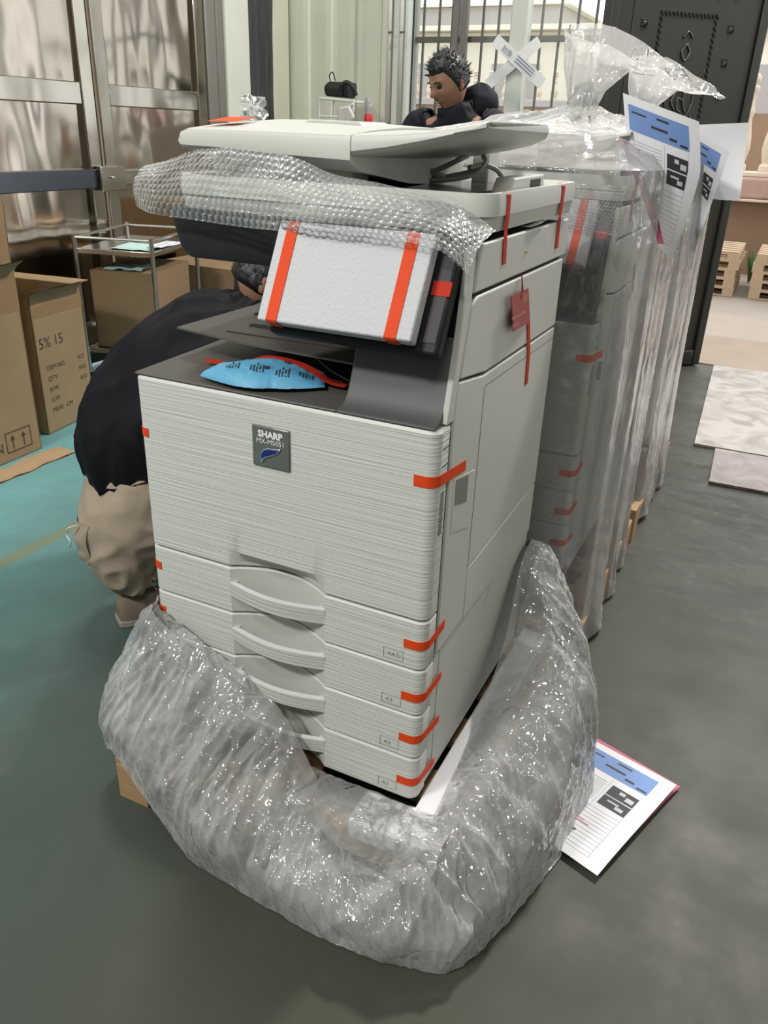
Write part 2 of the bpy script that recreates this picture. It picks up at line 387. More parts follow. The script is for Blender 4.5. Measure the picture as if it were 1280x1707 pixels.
# corrugated cladding of the corner bay
def corrugated(name, x0, x1, y, z0, z1):
    P = []; x = x0; k = 0; pitch = .19
    while x < x1-.001:
        for dx, dy in ((0, 0), (.012, -.03), (.05, -.03), (.062, 0), (.10, 0), (.106, -.006), (.118, -.006), (.124, 0), (.15, 0)):
            if x+dx < x1: P.append((x+dx, y+dy))
        x += pitch
    P.append((x1, y))
    m = MB(); m.loft([[(px, py, z0) for px, py in P], [(px, py, z1) for px, py in P]], caps=False, closed=False)
    m.loft([[(px, y+.02, z1) for px, py in P], [(px, y+.02, z0) for px, py in P]], caps=False, closed=False)
    return m.build(name, 'corr', recenter=False)
struct(corrugated('trim_1', -2.66, -1.72, 4.70, 0, 5.0))
# column and insulation at the end of the left wall
b = MB(); b.box(-2.66, -2.56, 3.775, 3.85, 0, 5.0); struct(b.build('trim_2', 'jamb', bevel=.01, recenter=False))
b = MB(); b.box(-2.66, -2.55, 3.86, 4.12, 0, 5.0); struct(b.build('trim_3', 'column', recenter=False))
def insul(u, v):
    z = v*5.0; y = 4.125+.31*u
    return (-2.57+.02*noise.noise(Vector((u*14, 3.1, z*.6)))+.012*noise.noise(Vector((u*40, 1, z*2))), y+(.015*noise.noise(Vector((z*6, 2, 1))) if u < .02 else 0), z)
b = MB(); b.grid(insul, 40, 120); insm = plain('frayed_insulation', (.045, .046, .052), .75, bump=1, scale=22, stretch=(1, 6, .25), var=.95)
struct(b.build('trim_4', insm, smooth=True, recenter=False))
b = MB(); b.box(-2.66, -2.565, 4.44, 4.66, 0, 5.0); struct(b.build('trim_5', 'corr', bevel=.02, recenter=False))

# ------------------------------------------------------------------ stainless double door (left wall)
def steel_door(name, n, y0, y1, latch_side):
    d = empty('door_%d' % n, (-2.6, (y0+y1)/2, 0)); struct(d)
    X = -2.6
    m = MB(); m.grid(lambda u, v: (X+.012*noise.noise(Vector((u*3+n*7, v*4, n))), lerp(y0, y1, u), lerp(.03, 3.15, v)), 40, 90)
    m.box(X-.05, X-.035, y0, y1, .03, 3.15)
    m.build('sheet_panel', 'steel', d, smooth='auto')
    m = MB()
    for ya, yb in ((y0, y0+.09), (y1-.09, y1)):
        m.box(X-.03, X+.028, ya, yb, .02, 3.18)
    m.build('stile', 'steel_rail', d, bevel=.006)
    m = MB()
    for z0, z1 in ((1.42, 1.53), (2.45, 2.56), (.03, .14), (3.07, 3.18)): m.box(X-.03, X+.022, y0+.09, y1-.09, z0, z1)
    m.build('rail', 'steel_rail', d, bevel=.006)
    return d
dl = steel_door('left', 1, .62, 2.66, 1); dr = steel_door('right', 2, 2.69, 3.66, 0)
bar = MB().box(-2.60, -2.555, .75, 2.60, 1.00, 1.10).build('lock_bar', plain('dark_bar', (.10, .11, .13), .25, metal=.9), dl, bevel=.005)
m = MB().box(-2.56, -2.53, 2.60, 2.80, .985, 1.115); m.lathe((-2.53, 2.69, 1.05), [(.0, 0), (.02, 0), (.02, .012), (0, .012)]); m.build('latch_plate', 'steel_rail', dl, bevel=.004)
m = MB().box(-2.60, -2.565, 2.80, 3.58, 1.01, 1.09); m.build('lock_bar', 'steel_rail', dr, bevel=.004)
m = MB(); m.box(-2.66, -2.56, 3.67, 3.77, 0, 3.3); m.box(-2.66, -2.56, .52, .61, 0, 3.3); m.box(-2.66, -2.56, .52, 3.77, 3.2, 3.3)
struct(m.build('trim_6', 'jamb', bevel=.008, recenter=False))

# ------------------------------------------------------------------ window with grille (back wall)
win = struct(empty('window_1', (-.7, 4.7, .9)))
m = MB()
for x0, x1 in ((-1.74, -1.62), (-.905, -.79), (.20, .32)): m.box(x0, x1, 4.66, 4.76, .9, 3.3)
m.box(-1.74, .32, 4.66, 4.76, .86, .94); m.box(-1.74, .32, 4.66, 4.76, 3.22, 3.3)
m.build('window_frame', 'frame_white', win, bevel=.008)
m = MB(); m.box(-1.315, -1.275, 4.68, 4.74, .9, 3.3); m.box(-1.262, -1.215, 4.70, 4.74, .9, 3.3); m.build('mullion', 'bars', win, bevel=.004)
for i, x in enumerate([-1.57, -1.455, -1.36, -1.14, -1.03, -.925, -.735, -.615, -.50, -.385, -.27, -.16, -.05, .06, .15]):
    MB().tube([(x, 4.80, .92), (x, 4.80, 3.25)], .0095, 8).build('grille_bar', 'bars', win)
m = MB(); m.box(-1.62, .2, 4.785, 4.815, 1.905, 1.94); m.box(-1.62, .2, 4.785, 4.815, 1.2, 1.235); m.build('grille_rail', 'bars', win)
gm = NT('window_glass'); gm.n.remove(gm.b)
_t = gm.node('ShaderNodeBsdfTransparent'); _g = gm.node('ShaderNodeBsdfGlossy'); _g.inputs['Roughness'].default_value = .03; _m = gm.node('ShaderNodeMixShader'); _m.inputs[0].default_value = .05
_t.inputs[0].default_value = (.96, .98, .97, 1)
gm.link(_t.outputs[0], _m.inputs[1]); gm.link(_g.outputs[0], _m.inputs[2]); gm.link(_m.outputs[0], gm.out.inputs['Surface']); MT['pane'] = gm.m
m = MB(); m.box(-1.62, -.905, 4.705, 4.711, .94, 3.22); m.box(-.79, .20, 4.705, 4.711, .94, 3.22); m.build('pane', 'pane', win)

# ================================================================== THE COPIER
W = .60
def scoop(x, f=1.0):
    t = (x-.192)/.208
    return 0 if t <= 0 or t >= 1 else f*.034*math.sin(math.pi*t)**.85
XS = [.02, .1, .185, .192] + [.192+.208*i/22 for i in range(1, 22)] + [.40, .407, .5, .58]
def front_loop(z, f, back=.045, inset=0.0, x0=0.0, x1=W, r=.02):
    L = [(x0+inset*.3, back, z)]
    for k in range(7):
        a = math.pi/2*k/6; L.append((x0+r-r*math.cos(a)+inset*math.cos(a), r-r*math.sin(a)+inset*math.sin(a), z))
    for x in XS[1:-1]: L.append((x, inset+scoop(x, f), z))
    for k in range(7):
        a = math.pi/2*(1-k/6); L.append((x1-r+r*math.cos(a)-inset*math.cos(a), r-r*math.sin(a)+inset*math.sin(a), z))
    L.append((x1-inset*.3, back, z))
    return L
def front_part(name, rows, root, mats=('striped', 'cream')):
    m = MB(); m.loft([front_loop(z, f, inset=i) for z, f, i in rows])
    # faces inside the scoop carry the smooth plastic
    for k, f in enumerate(m.f):
        if len(f) == 4:
            xs = [m.v[i][0] for i in f]; ys = [m.v[i][1] for i in f]
            if min(xs) > .191 and max(xs) < .401 and max(ys) < .042 and (max(m.v[i][2] for i in f) < .633 or rows[-1][0] < .7): m.mi[k] = 1
    return m.build(name, list(mats), root, smooth='auto', ang=30)
CUR = [0, 0]
def wrap_tape(root, x_front, z, side_y, hw=.0095, right=True, name='tape_strip', th=.0007, zr=0):
    e = .0008; pts = []; nr = []
    if right:
        pts += [(x_front, -e, z), (x_front+.008, -e, z)]; nr += [(0, -1, 0)]*2
        for k in range(7):
            a = math.pi/2*k/6; pts.append((W-.02+(.02+e)*math.sin(a), .02-(.02+e)*math.cos(a), z)); nr.append((math.sin(a), -math.cos(a), 0))
        pts.append((W+e+.0006, side_y, z+zr)); nr.append((1, 0, 0))
    else:
        pts.append((-e, .05, z)); nr.append((-1, 0, 0))
        for k in range(7):
            a = math.pi/2*(1-k/6); pts.append((.02-(.02+e)*math.sin(a), .02-(.02+e)*math.cos(a), z)); nr.append((-math.sin(a), -math.cos(a), 0))
        pts.append((x_front, -e, z)); nr.append((0, -1, 0))
    m = MB().strip(pts, (0, 0, hw), nr, th); return m.build(name, 'tape', root)

def make_copier():
    root = empty('photocopier')
    # ---- carcass
    m = MB(); m.box(.005, .596, .046, .645, .188, .4905); m.box(.004, .5965, .047, .645, .4935, .935)
    m.build('cabinet', 'cream', root, bevel=.003)
    MB().box(.003, .5975, .0390, .0462, .1895, .937).build('gap_shade_plate', 'seam', root)  # added dark plate standing in for shade in the drawer gaps
    m = MB(); m.box(.02, .58, .05, .62, .172, .1878); m.build('base_plate', 'black', root)
    for cx in (.07, .53):
        for cy in (.10, .58):
            m = MB(); m.loft([[(cx-.011, cy+.021*math.cos(a), .151+.021*math.sin(a)) for a in [k*math.pi/8 for k in range(16)]], [(cx+.011, cy+.021*math.cos(a), .151+.021*math.sin(a)) for a in [k*math.pi/8 for k in range(16)]]])
            m.box(cx-.015, cx+.015, cy-.012, cy+.02, .160, .1725); m.build('caster', 'black', root)
    # ---- drawers
    ZD = [.5950, .4920, .3909, .2896, .1883]; names = ('A4', 'A3', 'A3', 'A3')
    for k in range(4):
        zt, zb = ZD[k]-.0015, ZD[k+1]+.0015
        d = front_part('drawer', [(zb, 1, .0025), (zb+.003, 1, 0), (zt-.003, 1, 0), (zt, 1, .0025)], root)
        m = MB(); L = []
        for i in range(21):
            t = i/20; x = lerp(.190, .401, t); y = -.002-.019*math.sin(math.pi*t); h = lerp(.0145, .016, t)
            zc = zt-.046
            L.append([(x, y, zc+h), (x, y+.009, zc+h+.002), (x, y+.012, zc+h-.002), (x, y+.012, zc-h+.003), (x, y+.003, zc-h)])
        m.loft(L); hd = m.build('handle', 'striped', d, smooth='auto', ang=40)
        MB().box(.1905, .205, .000, .012, zt-.043, zt-.029).build('handle_bracket', 'cream', hd); MB().box(.386, .4005, .000, .012, zt-.043, zt-.029).build('handle_bracket', 'cream', hd)
        # size label: an outlined rectangle with its writing
        x0, x1, z1 = .521, .560, zb+.032; z0 = z1-.021
        m = MB(); t = .0007; y0, y1 = -.0005, .0005
        m.box(x0, x0+t*1.6, y0, y1, z0, z1); m.box(x1-t, x1, y0, y1, z0, z1); m.box(x0, x1, y0, y1, z1-t, z1); m.box(x0, x1, y0, y1, z0, z0+t)
        m.text(names[k], .0125, (x0+.008, -.0006, z0+.006), (1, 0, 0), (0, 0, 1))
        if k == 0:
            a, c = x0+.0265, z0+.006
            m.box(a, a+.0006, y0-.0002, y1, c, c+.0095); m.box(a, a+.006, y0-.0002, y1, c, c+.0006); m.box(a, a+.0045, y0-.0002, y1, c+.009, c+.0096); m.box(a+.0055, a+.0061, y0-.0002, y1, c, c+.007)
        m.build('size_label', 'label_line', d)
    for k, (z, sy, zr) in enumerate(((.546, .085, .004), (.433, .088, .0), (.337, .095, -.012), (.233, .086, -.008))):
        wrap_tape(root, .560, z, sy, .0088, zr=zr)
    # ---- front door
    dr = front_part('front_door', [(.5975, 1, .0025), (.600, 1, 0), (.608, 1, 0), (.632, 0, 0), (.70, 0, 0), (.80, 0, 0), (.936, 0, 0), (.941, 0, .003)], root)
    m = MB(); m.box(.2575, .333, -.004, .001, .821, .896); bd = m.build('badge', 'badge', root, bevel=.004)
    m = MB()
    m.text('SHARP', .0165, (.2952, -.0046, .8765), (1, 0, 0), (0, 0, 1), 0, 'CENTER', bold=.00075)
    m.text('MX-M5051', .0125, (.2955, -.0046, .8650), (1, 0, 0), (0, 0, 1), 0, 'CENTER'); m.build('lettering', 'white', bd)
    P = [(.276, .829), (.2745, .838), (.276, .847), (.282, .855), (.292, .8585), (.305, .859), (.3165, .8605), (.314, .856), (.308, .850), (.298, .8445), (.288, .841), (.282, .836), (.279, .829)]
    m = MB(); m.prism([(x, z) for x, z in P], 1, -.0065, -.0040); m.build('drop_rim', 'silver', bd, bevel=.0007)
    P2 = [(.278, .8365), (.2775, .845), (.283, .853), (.292, .8565), (.305, .857), (.3125, .858), (.307, .8515), (.298, .847), (.287, .843), (.281, .839)]
    m = MB(); m.prism(P2, 1, -.0085, -.0060); m.build('drop_emblem', 'blue_gloss', bd, bevel=.001)
    m = MB()
    for i in range(16): m.box(.6000, .6006, .0225, .0375, .7555+i*.0050, .7573+i*.0050)
    m.build('vent_slots', 'seam', dr)
    for z in (.908, .878): MB().box(.6000, .6006, .02, .045, z, z+.0014).build('slit', 'seam', dr)
    wrap_tape(root, .562, .857, .130, .0095, zr=-.012)
    for z in (.834, .552, .447): wrap_tape(root, .0245, z, 0, .0085, right=False)
    # ---- right side covers
    X1 = .6005
    def cover(name, poly, x1=X1, mat='cream', bev=.003, x0=.590):
        return MB().prism(poly, 0, x0, x1).build(name, mat, root, bevel=bev)
    cover('side_gap_shade', [(.0475, .4935), (.0475, .93), (.053, .93), (.053, .4935)], .5985, 'seam', 0)  # dark strip standing in for the shaded gap ahead of the side door
    sc = cover('side_door', [(.058, .50), (.058, .935), (.063, .985), (.072, 1.004), (.19, .9875), (.641, .9855), (.641, .622), (.192, .612), (.192, .50)])
    lo = cover('side_lower_cover', [(.195, .496), (.195, .609), (.641, .619), (.641, .496)], .6002)
    # lower handle recess of the side door
    m = MB(); m.prism([(.082, .735), (.078, .838), (.184, .817), (.176, .706)], 0, .6000, .6012); m.build('latch_bezel', 'cream', sc, bevel=.0008)
    m = MB(); m.prism([(.090, .785), (.088, .832), (.150, .820), (.150, .768)], 0, .6004, .6017); m.build('latch_recess', plain('recess_shade', (.20, .20, .185), .5), sc)  # flat plate; the shade of the recess is put into its grey
    m = MB(); m.prism([(.192, .6125), (.1965, .965), (.198, .965), (.1935, .6125)], 0, .600, .6011); m.prism([(.20, .9665), (.64, .9635), (.64, .965), (.20, .968)], 0, .600, .6011)
    m.build('panel_groove', plain('groove', (.24, .24, .22), .6), sc)
    cover('upper_side_door', [(.071, 1.008), (.104, 1.118), (.125, 1.128), (.641, 1.128), (.641, .990), (.195, .992)])
    cover('top_side_cover', [(.108, 1.134), (.128, 1.205), (.655, 1.205), (.655, 1.134)], .600)
    m = MB(); m.prism([(.033, .944), (.060, .944), (.066, .99), (.100, 1.12), (.105, 1.205), (.082, 1.205), (.066, 1.10), (.050, 1.02), (.038, .97)], 0, .5885, .5995); m.build('front_pillar', 'cream', root, bevel=.002)
    m = MB(); m.prism([(.07, .99), (.12, 1.20), (.645, 1.20), (.645, .94), (.06, .94)], 0, .44, .5895); m.build('inner_frame', 'seam', root)
    m = MB()
    for y0, y1, z in ((.062, .09, .44), ): m.box(.5955, .5966, .085, .0862, .19, .49); m.box(.5955, .5985, .0475, .049, .19, .49)
    m.build('stand_groove', 'label_line', root)
    m = MB(); m.prism([(.345, .436), (.385, .484), (.36, .486), (.335, .448)], 0, .5955, .5967); m.build('grip_recess', 'cream_dark', root)  # flat polygon, darker cream stands in for shade inside the grip
    # ---- output deck, slope, trays
    m = MB(); m.prism([(.002, .9425), (.0045, .9465), (.44, .958), (.44, .9425)], 0, .002, .418); dk = m.build('output_deck', 'deck', root, bevel=.002)
    m = MB(); m.box(.004, .44, .44, .645, .9355, 1.20); m.build('rear_housing', 'black', root, bevel=.004)
    pr = [(.0015, .9425), (.003, .947), (.018, .949), (.030, .955), (.040, .968), (.048, .985), (.062, 1.02), (.078, 1.07)]
    m = MB(); m.prism(pr+[(.12, 1.07), (.12, .9425)], 0, .4185, .5905); m.build('panel_slope', 'slope', root, bevel=.004, seg=3)
    m = MB(); m.prism([(.0785, 1.071), (.088, 1.12), (.098, 1.204), (.16, 1.204), (.16, 1.071)], 0, .430, .5900); m.build('front_bezel', 'black', root, bevel=.004)
    # upper exit tray reaching out over the left side
    m = MB(); m.loft([[(.002, .128, 1.0), (.175, .100, .999), (.42, .082, 1.000), (.43, .44, 1.006), (.01, .40, 1.003)], [(.002, .128, 1.0035), (.175, .100, 1.0025), (.42, .082, 1.0035), (.43, .44, 1.0095), (.01, .40, 1.0065)]])
    et = m.build('exit_tray', 'deck', root)
    m = MB(); m.box(.11, .30, .21, .225, 1.0045, 1.0065); m.box(.06, .30, .30, .312, 1.005, 1.007); m.box(.10, .42, .15, .155, 1.003, 1.0045); m.build('tray_rib', 'charcoal', et)
    m = MB(); m.tube([(.175, .115, .999), (.24, .118, .992), (.262, .150, .996), (.275, .152, .992), (.33, .14, .966), (.374, .128, .957)], .0012, 6); m.build('paper_stop', 'cable', root)
    # ---- control panel
    th = math.atan2(.075, .142)
    pv = Vector((0, math.sin(th), math.cos(th))); pn = Vector((0, -math.cos(th), math.sin(th)))
    pc = Vector((.442, .034, 1.139))            # centre of the panel front
    m = MB(); m.obox(pc-pn*.018, (.146, 0, 0), pv*.088, pn*.013); cp = m.build('control_panel', 'black', root, bevel=.006, seg=3)
    m = MB(); m.obox(pc+Vector((.1295, 0, 0))-pv*.004-pn*.0045, (.0105, 0, 0), pv*.066, pn*.0012); m.build('sensor_plate', plain('sensor_plate', (.085, .078, .084), .65, Specular_IOR_Level=.2), cp, bevel=.001)
    m = MB(); m.obox(pc-pn*.0045+Vector((-.012, 0, 0)), (.108, 0, 0), pv*.072, pn*.0012); m.build('touch_screen', 'screen', cp)
    m = MB(); m.obox(pc+Vector((.130, 0, 0))-pn*.0028+pv*.012, (.0145, 0, 0), pv*.011, pn*.0005); m.build('tape_strip', 'tape_red', cp)
    m = MB(); m.obox(Vector((.50, .085, 1.115)), (.045, 0, 0), (0, .05, 0), (0, 0, .03)); m.build('panel_bracket', 'black', root, bevel=.005)
    # ---- scanner
    m = MB()
    def rr(x0, x1, y0, y1, r, z, n=6):
        L = []
        for cx, cy, a0 in ((x1-r, y1-r, 0), (x0+r, y1-r, 90), (x0+r, y0+r, 180), (x1-r, y0+r, 270)):
            for k in range(n+1):
                a = R_(a0+90*k/n); L.append((cx+r*math.cos(a), cy+r*math.sin(a), z))
        return L
    m.loft([rr(.004, .596, .155, .688, .035, 1.2165), rr(.002, .598, .153, .69, .037, 1.222), rr(.0, .6, .151, .692, .04, 1.240), rr(0, .6, .151, .692, .04, 1.2405)])
    scn = m.build('scanner', 'cream', root, smooth='auto')
    m = MB(); m.loft([rr(-.003, .603, .148, .695, .043, 1.2405), rr(-.003, .603, .148, .695, .043, 1.262), rr(-.001, .601, .150, .693, .042, 1.2735), rr(.012, .588, .163, .68, .03, 1.2735), rr(.016, .584, .167, .676, .028, 1.262)])
    m.build('scanner_rim', 'cream', scn, smooth='auto')
    m = MB(); m.box(.05, .52, .20, .62, 1.258, 1.2655); m.build('platen_glass', 'glass_plate', scn)
    m = MB(); m.prism([(.30, 1.2625), (.325, 1.290), (.50, 1.292), (.505, 1.2625)], 0, .545, .580); hp = m.build('rim_ridge', 'cream', scn, bevel=.003)
    m = MB(); m.box(.5795, .581, .415, .475, 1.272, 1.285); m.build('ridge_window', 'black', scn)
    m = MB(); m.loft([rr(.012, .43, .150, .60, .03, 1.132), rr(.004, .445, .136, .62, .03, 1.15), rr(-.002, .46, .128, .64, .03, 1.19), rr(-.004, .46, .126, .64, .03, 1.216)])
    m.build('scanner_underside', 'charcoal', root, smooth='auto', ang=40)
    # ---- document feeder, tipped open a little at the front
    def sect(x, zt, zb, yb, hump, under):
        return [(x, .136, zb), (x, .130, zb+.006), (x, .130, zt-.008), (x, .134, zt-.002), (x, .142, zt), (x, .22, zt+.55*hump), (x, .32, zt+hump), (x, .46, zt+hump*1.1), (x, yb, zt+hump*.7), (x, yb+.012, zt+hump*.4-.008), (x, yb+.012, zb-under*1.6), (x, .36, zb-under*1.2), (x, .17, zb-under*.4)]
    m = MB(); m.loft([sect(.034, 1.335, 1.322, .60, .008, .002), sect(.038, 1.343, 1.316, .61, .012, .01), sect(.05, 1.3475, 1.315, .62, .014, .02), sect(.12, 1.349, 1.314, .62, .018, .03), sect(.25, 1.349, 1.308, .62, .016, .03), sect(.369, 1.3485, 1.305, .62, .012, .03)])
    fd = m.build('document_feeder', 'cream', root, smooth='auto', ang=35)
    m = MB(); m.loft([sect(.3705, 1.3485, 1.318, .56, .008, .006), sect(.43, 1.351, 1.326, .55, .007, .006), sect(.49, 1.356, 1.337, .54, .006, .006), sect(.54, 1.363, 1.348, .52, .005, .006), sect(.575, 1.369, 1.357, .49, .003, .004), sect(.590, 1.372, 1.364, .45, .001, .002)])
    m.build('feed_tray', 'cream', fd, smooth='auto', ang=35)
    m = MB(); m.prism([(.178, 1.350), (.200, 1.3685), (.300, 1.3675), (.318, 1.352)], 1, .285, .40); m.build('paper_guide', 'cream_dark', fd, bevel=.003)
    m = MB(); m.box(.052, .333, .205, .27, 1.268, 1.305); m.build('feeder_body', 'cream', fd, bevel=.004)
    m = MB(); m.box(.06, .32, .27, .58, 1.268, 1.292); m.build('feeder_underside', 'black', fd)
    m = MB(); m.box(.270, .318, .44, .50, 1.267, 1.304); m.box(.318, .335, .452, .492, 1.272, 1.298); m.build('roller_block', 'cream_dark', fd, bevel=.003)
    m = MB(); m.tube([(.335, .47, 1.285), (.36, .47, 1.285), (.39, .475, 1.278)], [.010, .009, .006], 10); m.build('roller', 'cable', fd, smooth=True)
    m = MB(); m.box(.405, .440, .585, .65, 1.262, 1.33); m.build('hinge_post', 'cream_dark', fd, bevel=.004)
    for P in ([(.27, .45, 1.270), (.33, .455, 1.275), (.38, .465, 1.290), (.422, .48, 1.312), (.418, .52, 1.315)],
              [(.335, .44, 1.270), (.39, .47, 1.272), (.435, .51, 1.283), (.452, .53, 1.305), (.44, .55, 1.315)],
              [(.43, .50, 1.295), (.45, .53, 1.300), (.47, .55, 1.292), (.482, .56, 1.275), (.483, .57, 1.266)],
              [(.30, .46, 1.270), (.38, .50, 1.276), (.44, .54, 1.292)]):
        V = [Vector(q) for q in P]; m = MB(); m.tube([cr(V, i/20) for i in range(21)], .0048, 8); m.build('cable', 'cable', fd, smooth=True)
    m = MB(); m.strip([(.075, .19, 1.3625), (.125, .205, 1.3640)], (0, .03, .004), (0, 0, 1)); m.build('tape_strip', 'tape', fd)
    # vertical tapes on the scanner's right side
    def vt(P, hw=.009, nm='tape_strip'):
        return MB().strip(P, (0, hw, 0), (1, 0, 0), .0007).build(nm, 'tape_red', root)
    vt([(.6035, .225, 1.270), (.6035, .226, 1.24), (.6012, .230, 1.215), (.6012, .238, 1.163)], .0085)
    m = MB().strip([(.594, .225, 1.2738), (.6035, .225, 1.270)], (0, .0085, 0), (0, 0, 1)); m.build('tape_strip', 'tape_red', root)
    vt([(.6035, .562, 1.270), (.6035, .562, 1.24), (.6012, .565, 1.215), (.6012, .572, 1.155)], .010)
    m = MB().strip([(.594, .562, 1.2738), (.6035, .562, 1.270)], (0, .010, 0), (0, 0, 1)); m.build('tape_strip', 'tape_red', root)
    vt([(.6013, .424, 1.035), (.6013, .443, .992), (.6013, .452, .965), (.6013, .460, .904)], .009)
    m = MB().lathe((.6005, .36, 1.168), [(0, 0), (.003, 0), (.003, .003), (0, .003)], 8); m.build('screw_hole', 'gold', root)
    return root
cop = make_copier()
tag(cop, 'white office copier standing unwrapped in the foreground with feeder lid ajar', 'copier', 'office copiers in a row')

# ------------------------------------------------------------------ pallets under the copiers
def make_pallet(x0, x1, y0, y1, zt=.13, nb=5):
    root = empty('wooden_pallet', ((x0+x1)/2, (y0+y1)/2, 0))
    h = zt; n = nb; wd = (y1-y0)
    for i in range(n):
        y = y0+(wd-.09)*i/(n-1); MB().box(x0, x1, y, y+.09, h-.018, h).build('deck_board', 'wood', root, bevel=.002)
    for xs in (x0, (x0+x1)/2-.04, x1-.08):
        MB().box(xs, xs+.08, y0, y1, h-.034, h-.0185).build('stringer', 'wood', root, bevel=.002)
        for ys in (y0, (y0+y1)/2-.05, y1-.10): MB().box(xs, xs+.08, ys, ys+.10, 0, h-.0345).build('block', 'wood', root, bevel=.002)
    return root
pal = make_pallet(-.055, .69, -.115, .72)
tag(pal, 'wooden pallet under the unwrapped copier, block showing at front left', 'pallet', 'pallets under the copiers')

# foam cushions under the unwrapped copier
m = MB(); m.prism([(.50, -.088), (.668, -.088), (.668, .70), (.6025, .70), (.6025, -.004), (.50, -.004)], 2, .1312, .182)
o = m.build('foam_cushion', 'foam_block', bevel=.006, seg=3); tag(o, 'white foam cushion hugging the front right base corner of the unwrapped copier', 'foam cushion')
m = MB(); m.box(-.045, -.004, .05, .66, .1312, .180); o = m.build('foam_cushion', 'foam_block', bevel=.006, seg=3); tag(o, 'white foam cushion along the left base of the unwrapped copier', 'foam cushion')

# ------------------------------------------------------------------ foam pad taped over the control panel
th = math.atan2(.075, .142); pv = Vector((0, math.sin(th), math.cos(th))); pn = Vector((0, -math.cos(th), math.sin(th)))
c = Vector((.4225, .0235, 1.1465))
m = MB(); m.obox(c, (.1325, 0, 0), pv*.0805, pn*.0125); pad = m.build('foam_pad', 'foam', bevel=.003)
tag(pad, 'white foam pad taped over the control panel of the unwrapped copier', 'foam pad', None)
for xx in (.3165, .5215):
    e = .0132; t = []; n = []
    for (a, b_) in ((.0822, -.010), (.0812, .006), (.079, e), (0.0, e), (-.079, e), (-.0812, .010), (-.0815, -.012)):
        t.append(c+Vector((xx-c.x, 0, 0))+pv*a+pn*b_); n.append(pv*(1 if a > .08 else -1 if a < -.08 else 0)+pn*(1 if abs(b_-e) < .004 else 0))
    MB().strip(t, (.0098, 0, 0), [q.normalized() if q.length else pn for q in n], .0007).build('tape_strip', 'tape', pad)

# ------------------------------------------------------------------ bubble wrap over the scanner front
TOP = [Vector(q) for q in ((-.068, .165, 1.283), (.034, .127, 1.300), (.10, .120, 1.317), (.175, .118, 1.319), (.273, .118, 1.311), (.347, .122, 1.290), (.43, .130, 1.279), (.541, .142, 1.262), (.606, .165, 1.222))]
BOT = [Vector(q) for q in ((-.066, .135, 1.213), (-.01, .110, 1.207), (.09, .100, 1.205), (.191, .090, 1.202), (.299, .050, 1.207), (.398, .034, 1.211), (.478, .030, 1.214), (.572, .024, 1.206), (.614, .045, 1.172))]
def hexb(a, b_, p):                      # bubble profile on a triangular lattice
    q = b_/(p*.866); r = round(q); best = 9
    for rr_ in (r-1, r, r+1):
        ax = a/p-(.5 if rr_ % 2 else 0); k = round(ax); d = math.hypot((ax-k)*p, (q-rr_)*p*.866); best = min(best, d)
    t = best/(p*.475); return math.sqrt(max(0, 1-t*t)) if t < 1 else 0
def wrapf(u, v):
    P = cr(TOP, u)*(1-v)+cr(BOT, u)*v
    bulge = math.sin(math.pi*v)
    P += Vector((0, -.022*bulge-.007*v, .006*bulge))
    q = Vector((u*9, v*2.2, 4)); P += Vector((.1, -1, .3))*(.007*noise.noise(q)+.004*noise.noise(q*2.7))
    P += Vector((0, -1, .15))*(.0034*hexb(u*.72, v*.115, .0125))
    return P
m = MB(); m.grid(wrapf, 520, 92)
o = m.build('bubble_wrap', 'bubble', smooth=True); tag(o, 'clear bubble wrap draped across the scanner front of the unwrapped copier', 'bubble wrap')
m = MB(); m.grid(lambda u, v: Vector((.6045+.004*math.sin(u*9)-.02*v+.003*noise.noise(Vector((u*9, v*3, 1))), lerp(.36, .62, u), 1.2115+.004*math.sin(math.pi*u)*(1-v)-.001*v)), 60, 6)
o = m.build('bubble_wrap', 'bubble', smooth=True); tag(o, 'sliver of bubble wrap poking out under the right scanner rim', 'bubble wrap')

# ------------------------------------------------------------------ blue packet on the output deck
PC = [(.120, .010), (.205, .062), (.318, .150), (.330, .150), (.325, .060), (.290, -.002+.01), (.20, .012)]
def packet(u, v):
    # lens-shaped pouch: from the left tip to the right tip
    A = Vector((.135, .022, 0)); B = Vector((.335, .118, 0)); d = (B-A).normalized(); n = Vector((-d.y, d.x, 0)); L = (B-A).length
    s = u; wdt = .003+.062*math.sin(math.pi*min(1, max(0, s)))**1.05
    if s > .6: wdt += .044*(s-.6)/.4
    a = v*2-1
    h = .030*max(0, (1-a*a))**.7*math.sin(math.pi*s)**.6
    p = A+d*(s*L)+n*(a*wdt)
    z = .9535+.02*p.y*.5+h+.004*noise.noise(Vector((u*6, v*4, 2)))*min(1, h*60)+.002*abs(noise.noise(Vector((u*15, v*9, 2))))
    return Vector((p.x, p.y, z+.001))
m = MB(); m.grid(packet, 60, 40); m.grid(lambda u, v: packet(u, v)*1.0-Vector((0, 0, (packet(u, v).z-.9545-.01*packet(u, v).y)*.98)), 60, 40)
b0 = MB()
pk = m.build('desiccant_packet', 'packet', smooth=True); tag(pk, 'small blue printed packet lying on the output deck of the unwrapped copier', 'packet')
m = MB()
def onp(u, v, l=.0012): return packet(u, v)+Vector((0, 0, l))
for (u0, v0) in ((.22, .55), (.22, .25), (.42, .18), (.55, .78), (.62, .12), (.72, .70), (.46, .84), (.82, .40), (.30, .80), (.66, .88), (.80, .15)):
    for r in range(5):
        uu = u0+r*.024; ln = .14+.04*((r*7) % 3)
        for k in range(6):
            if (k*5+r*3) % 7 == 0: continue
            va, vb = v0+ln*(k/6), v0+ln*((k+.72)/6)
            if va > .02 and vb < .98:
                m.add([onp(uu, va), onp(uu+.013, va), onp(uu+.013, vb), onp(uu, vb)], [(0, 1, 2, 3)])
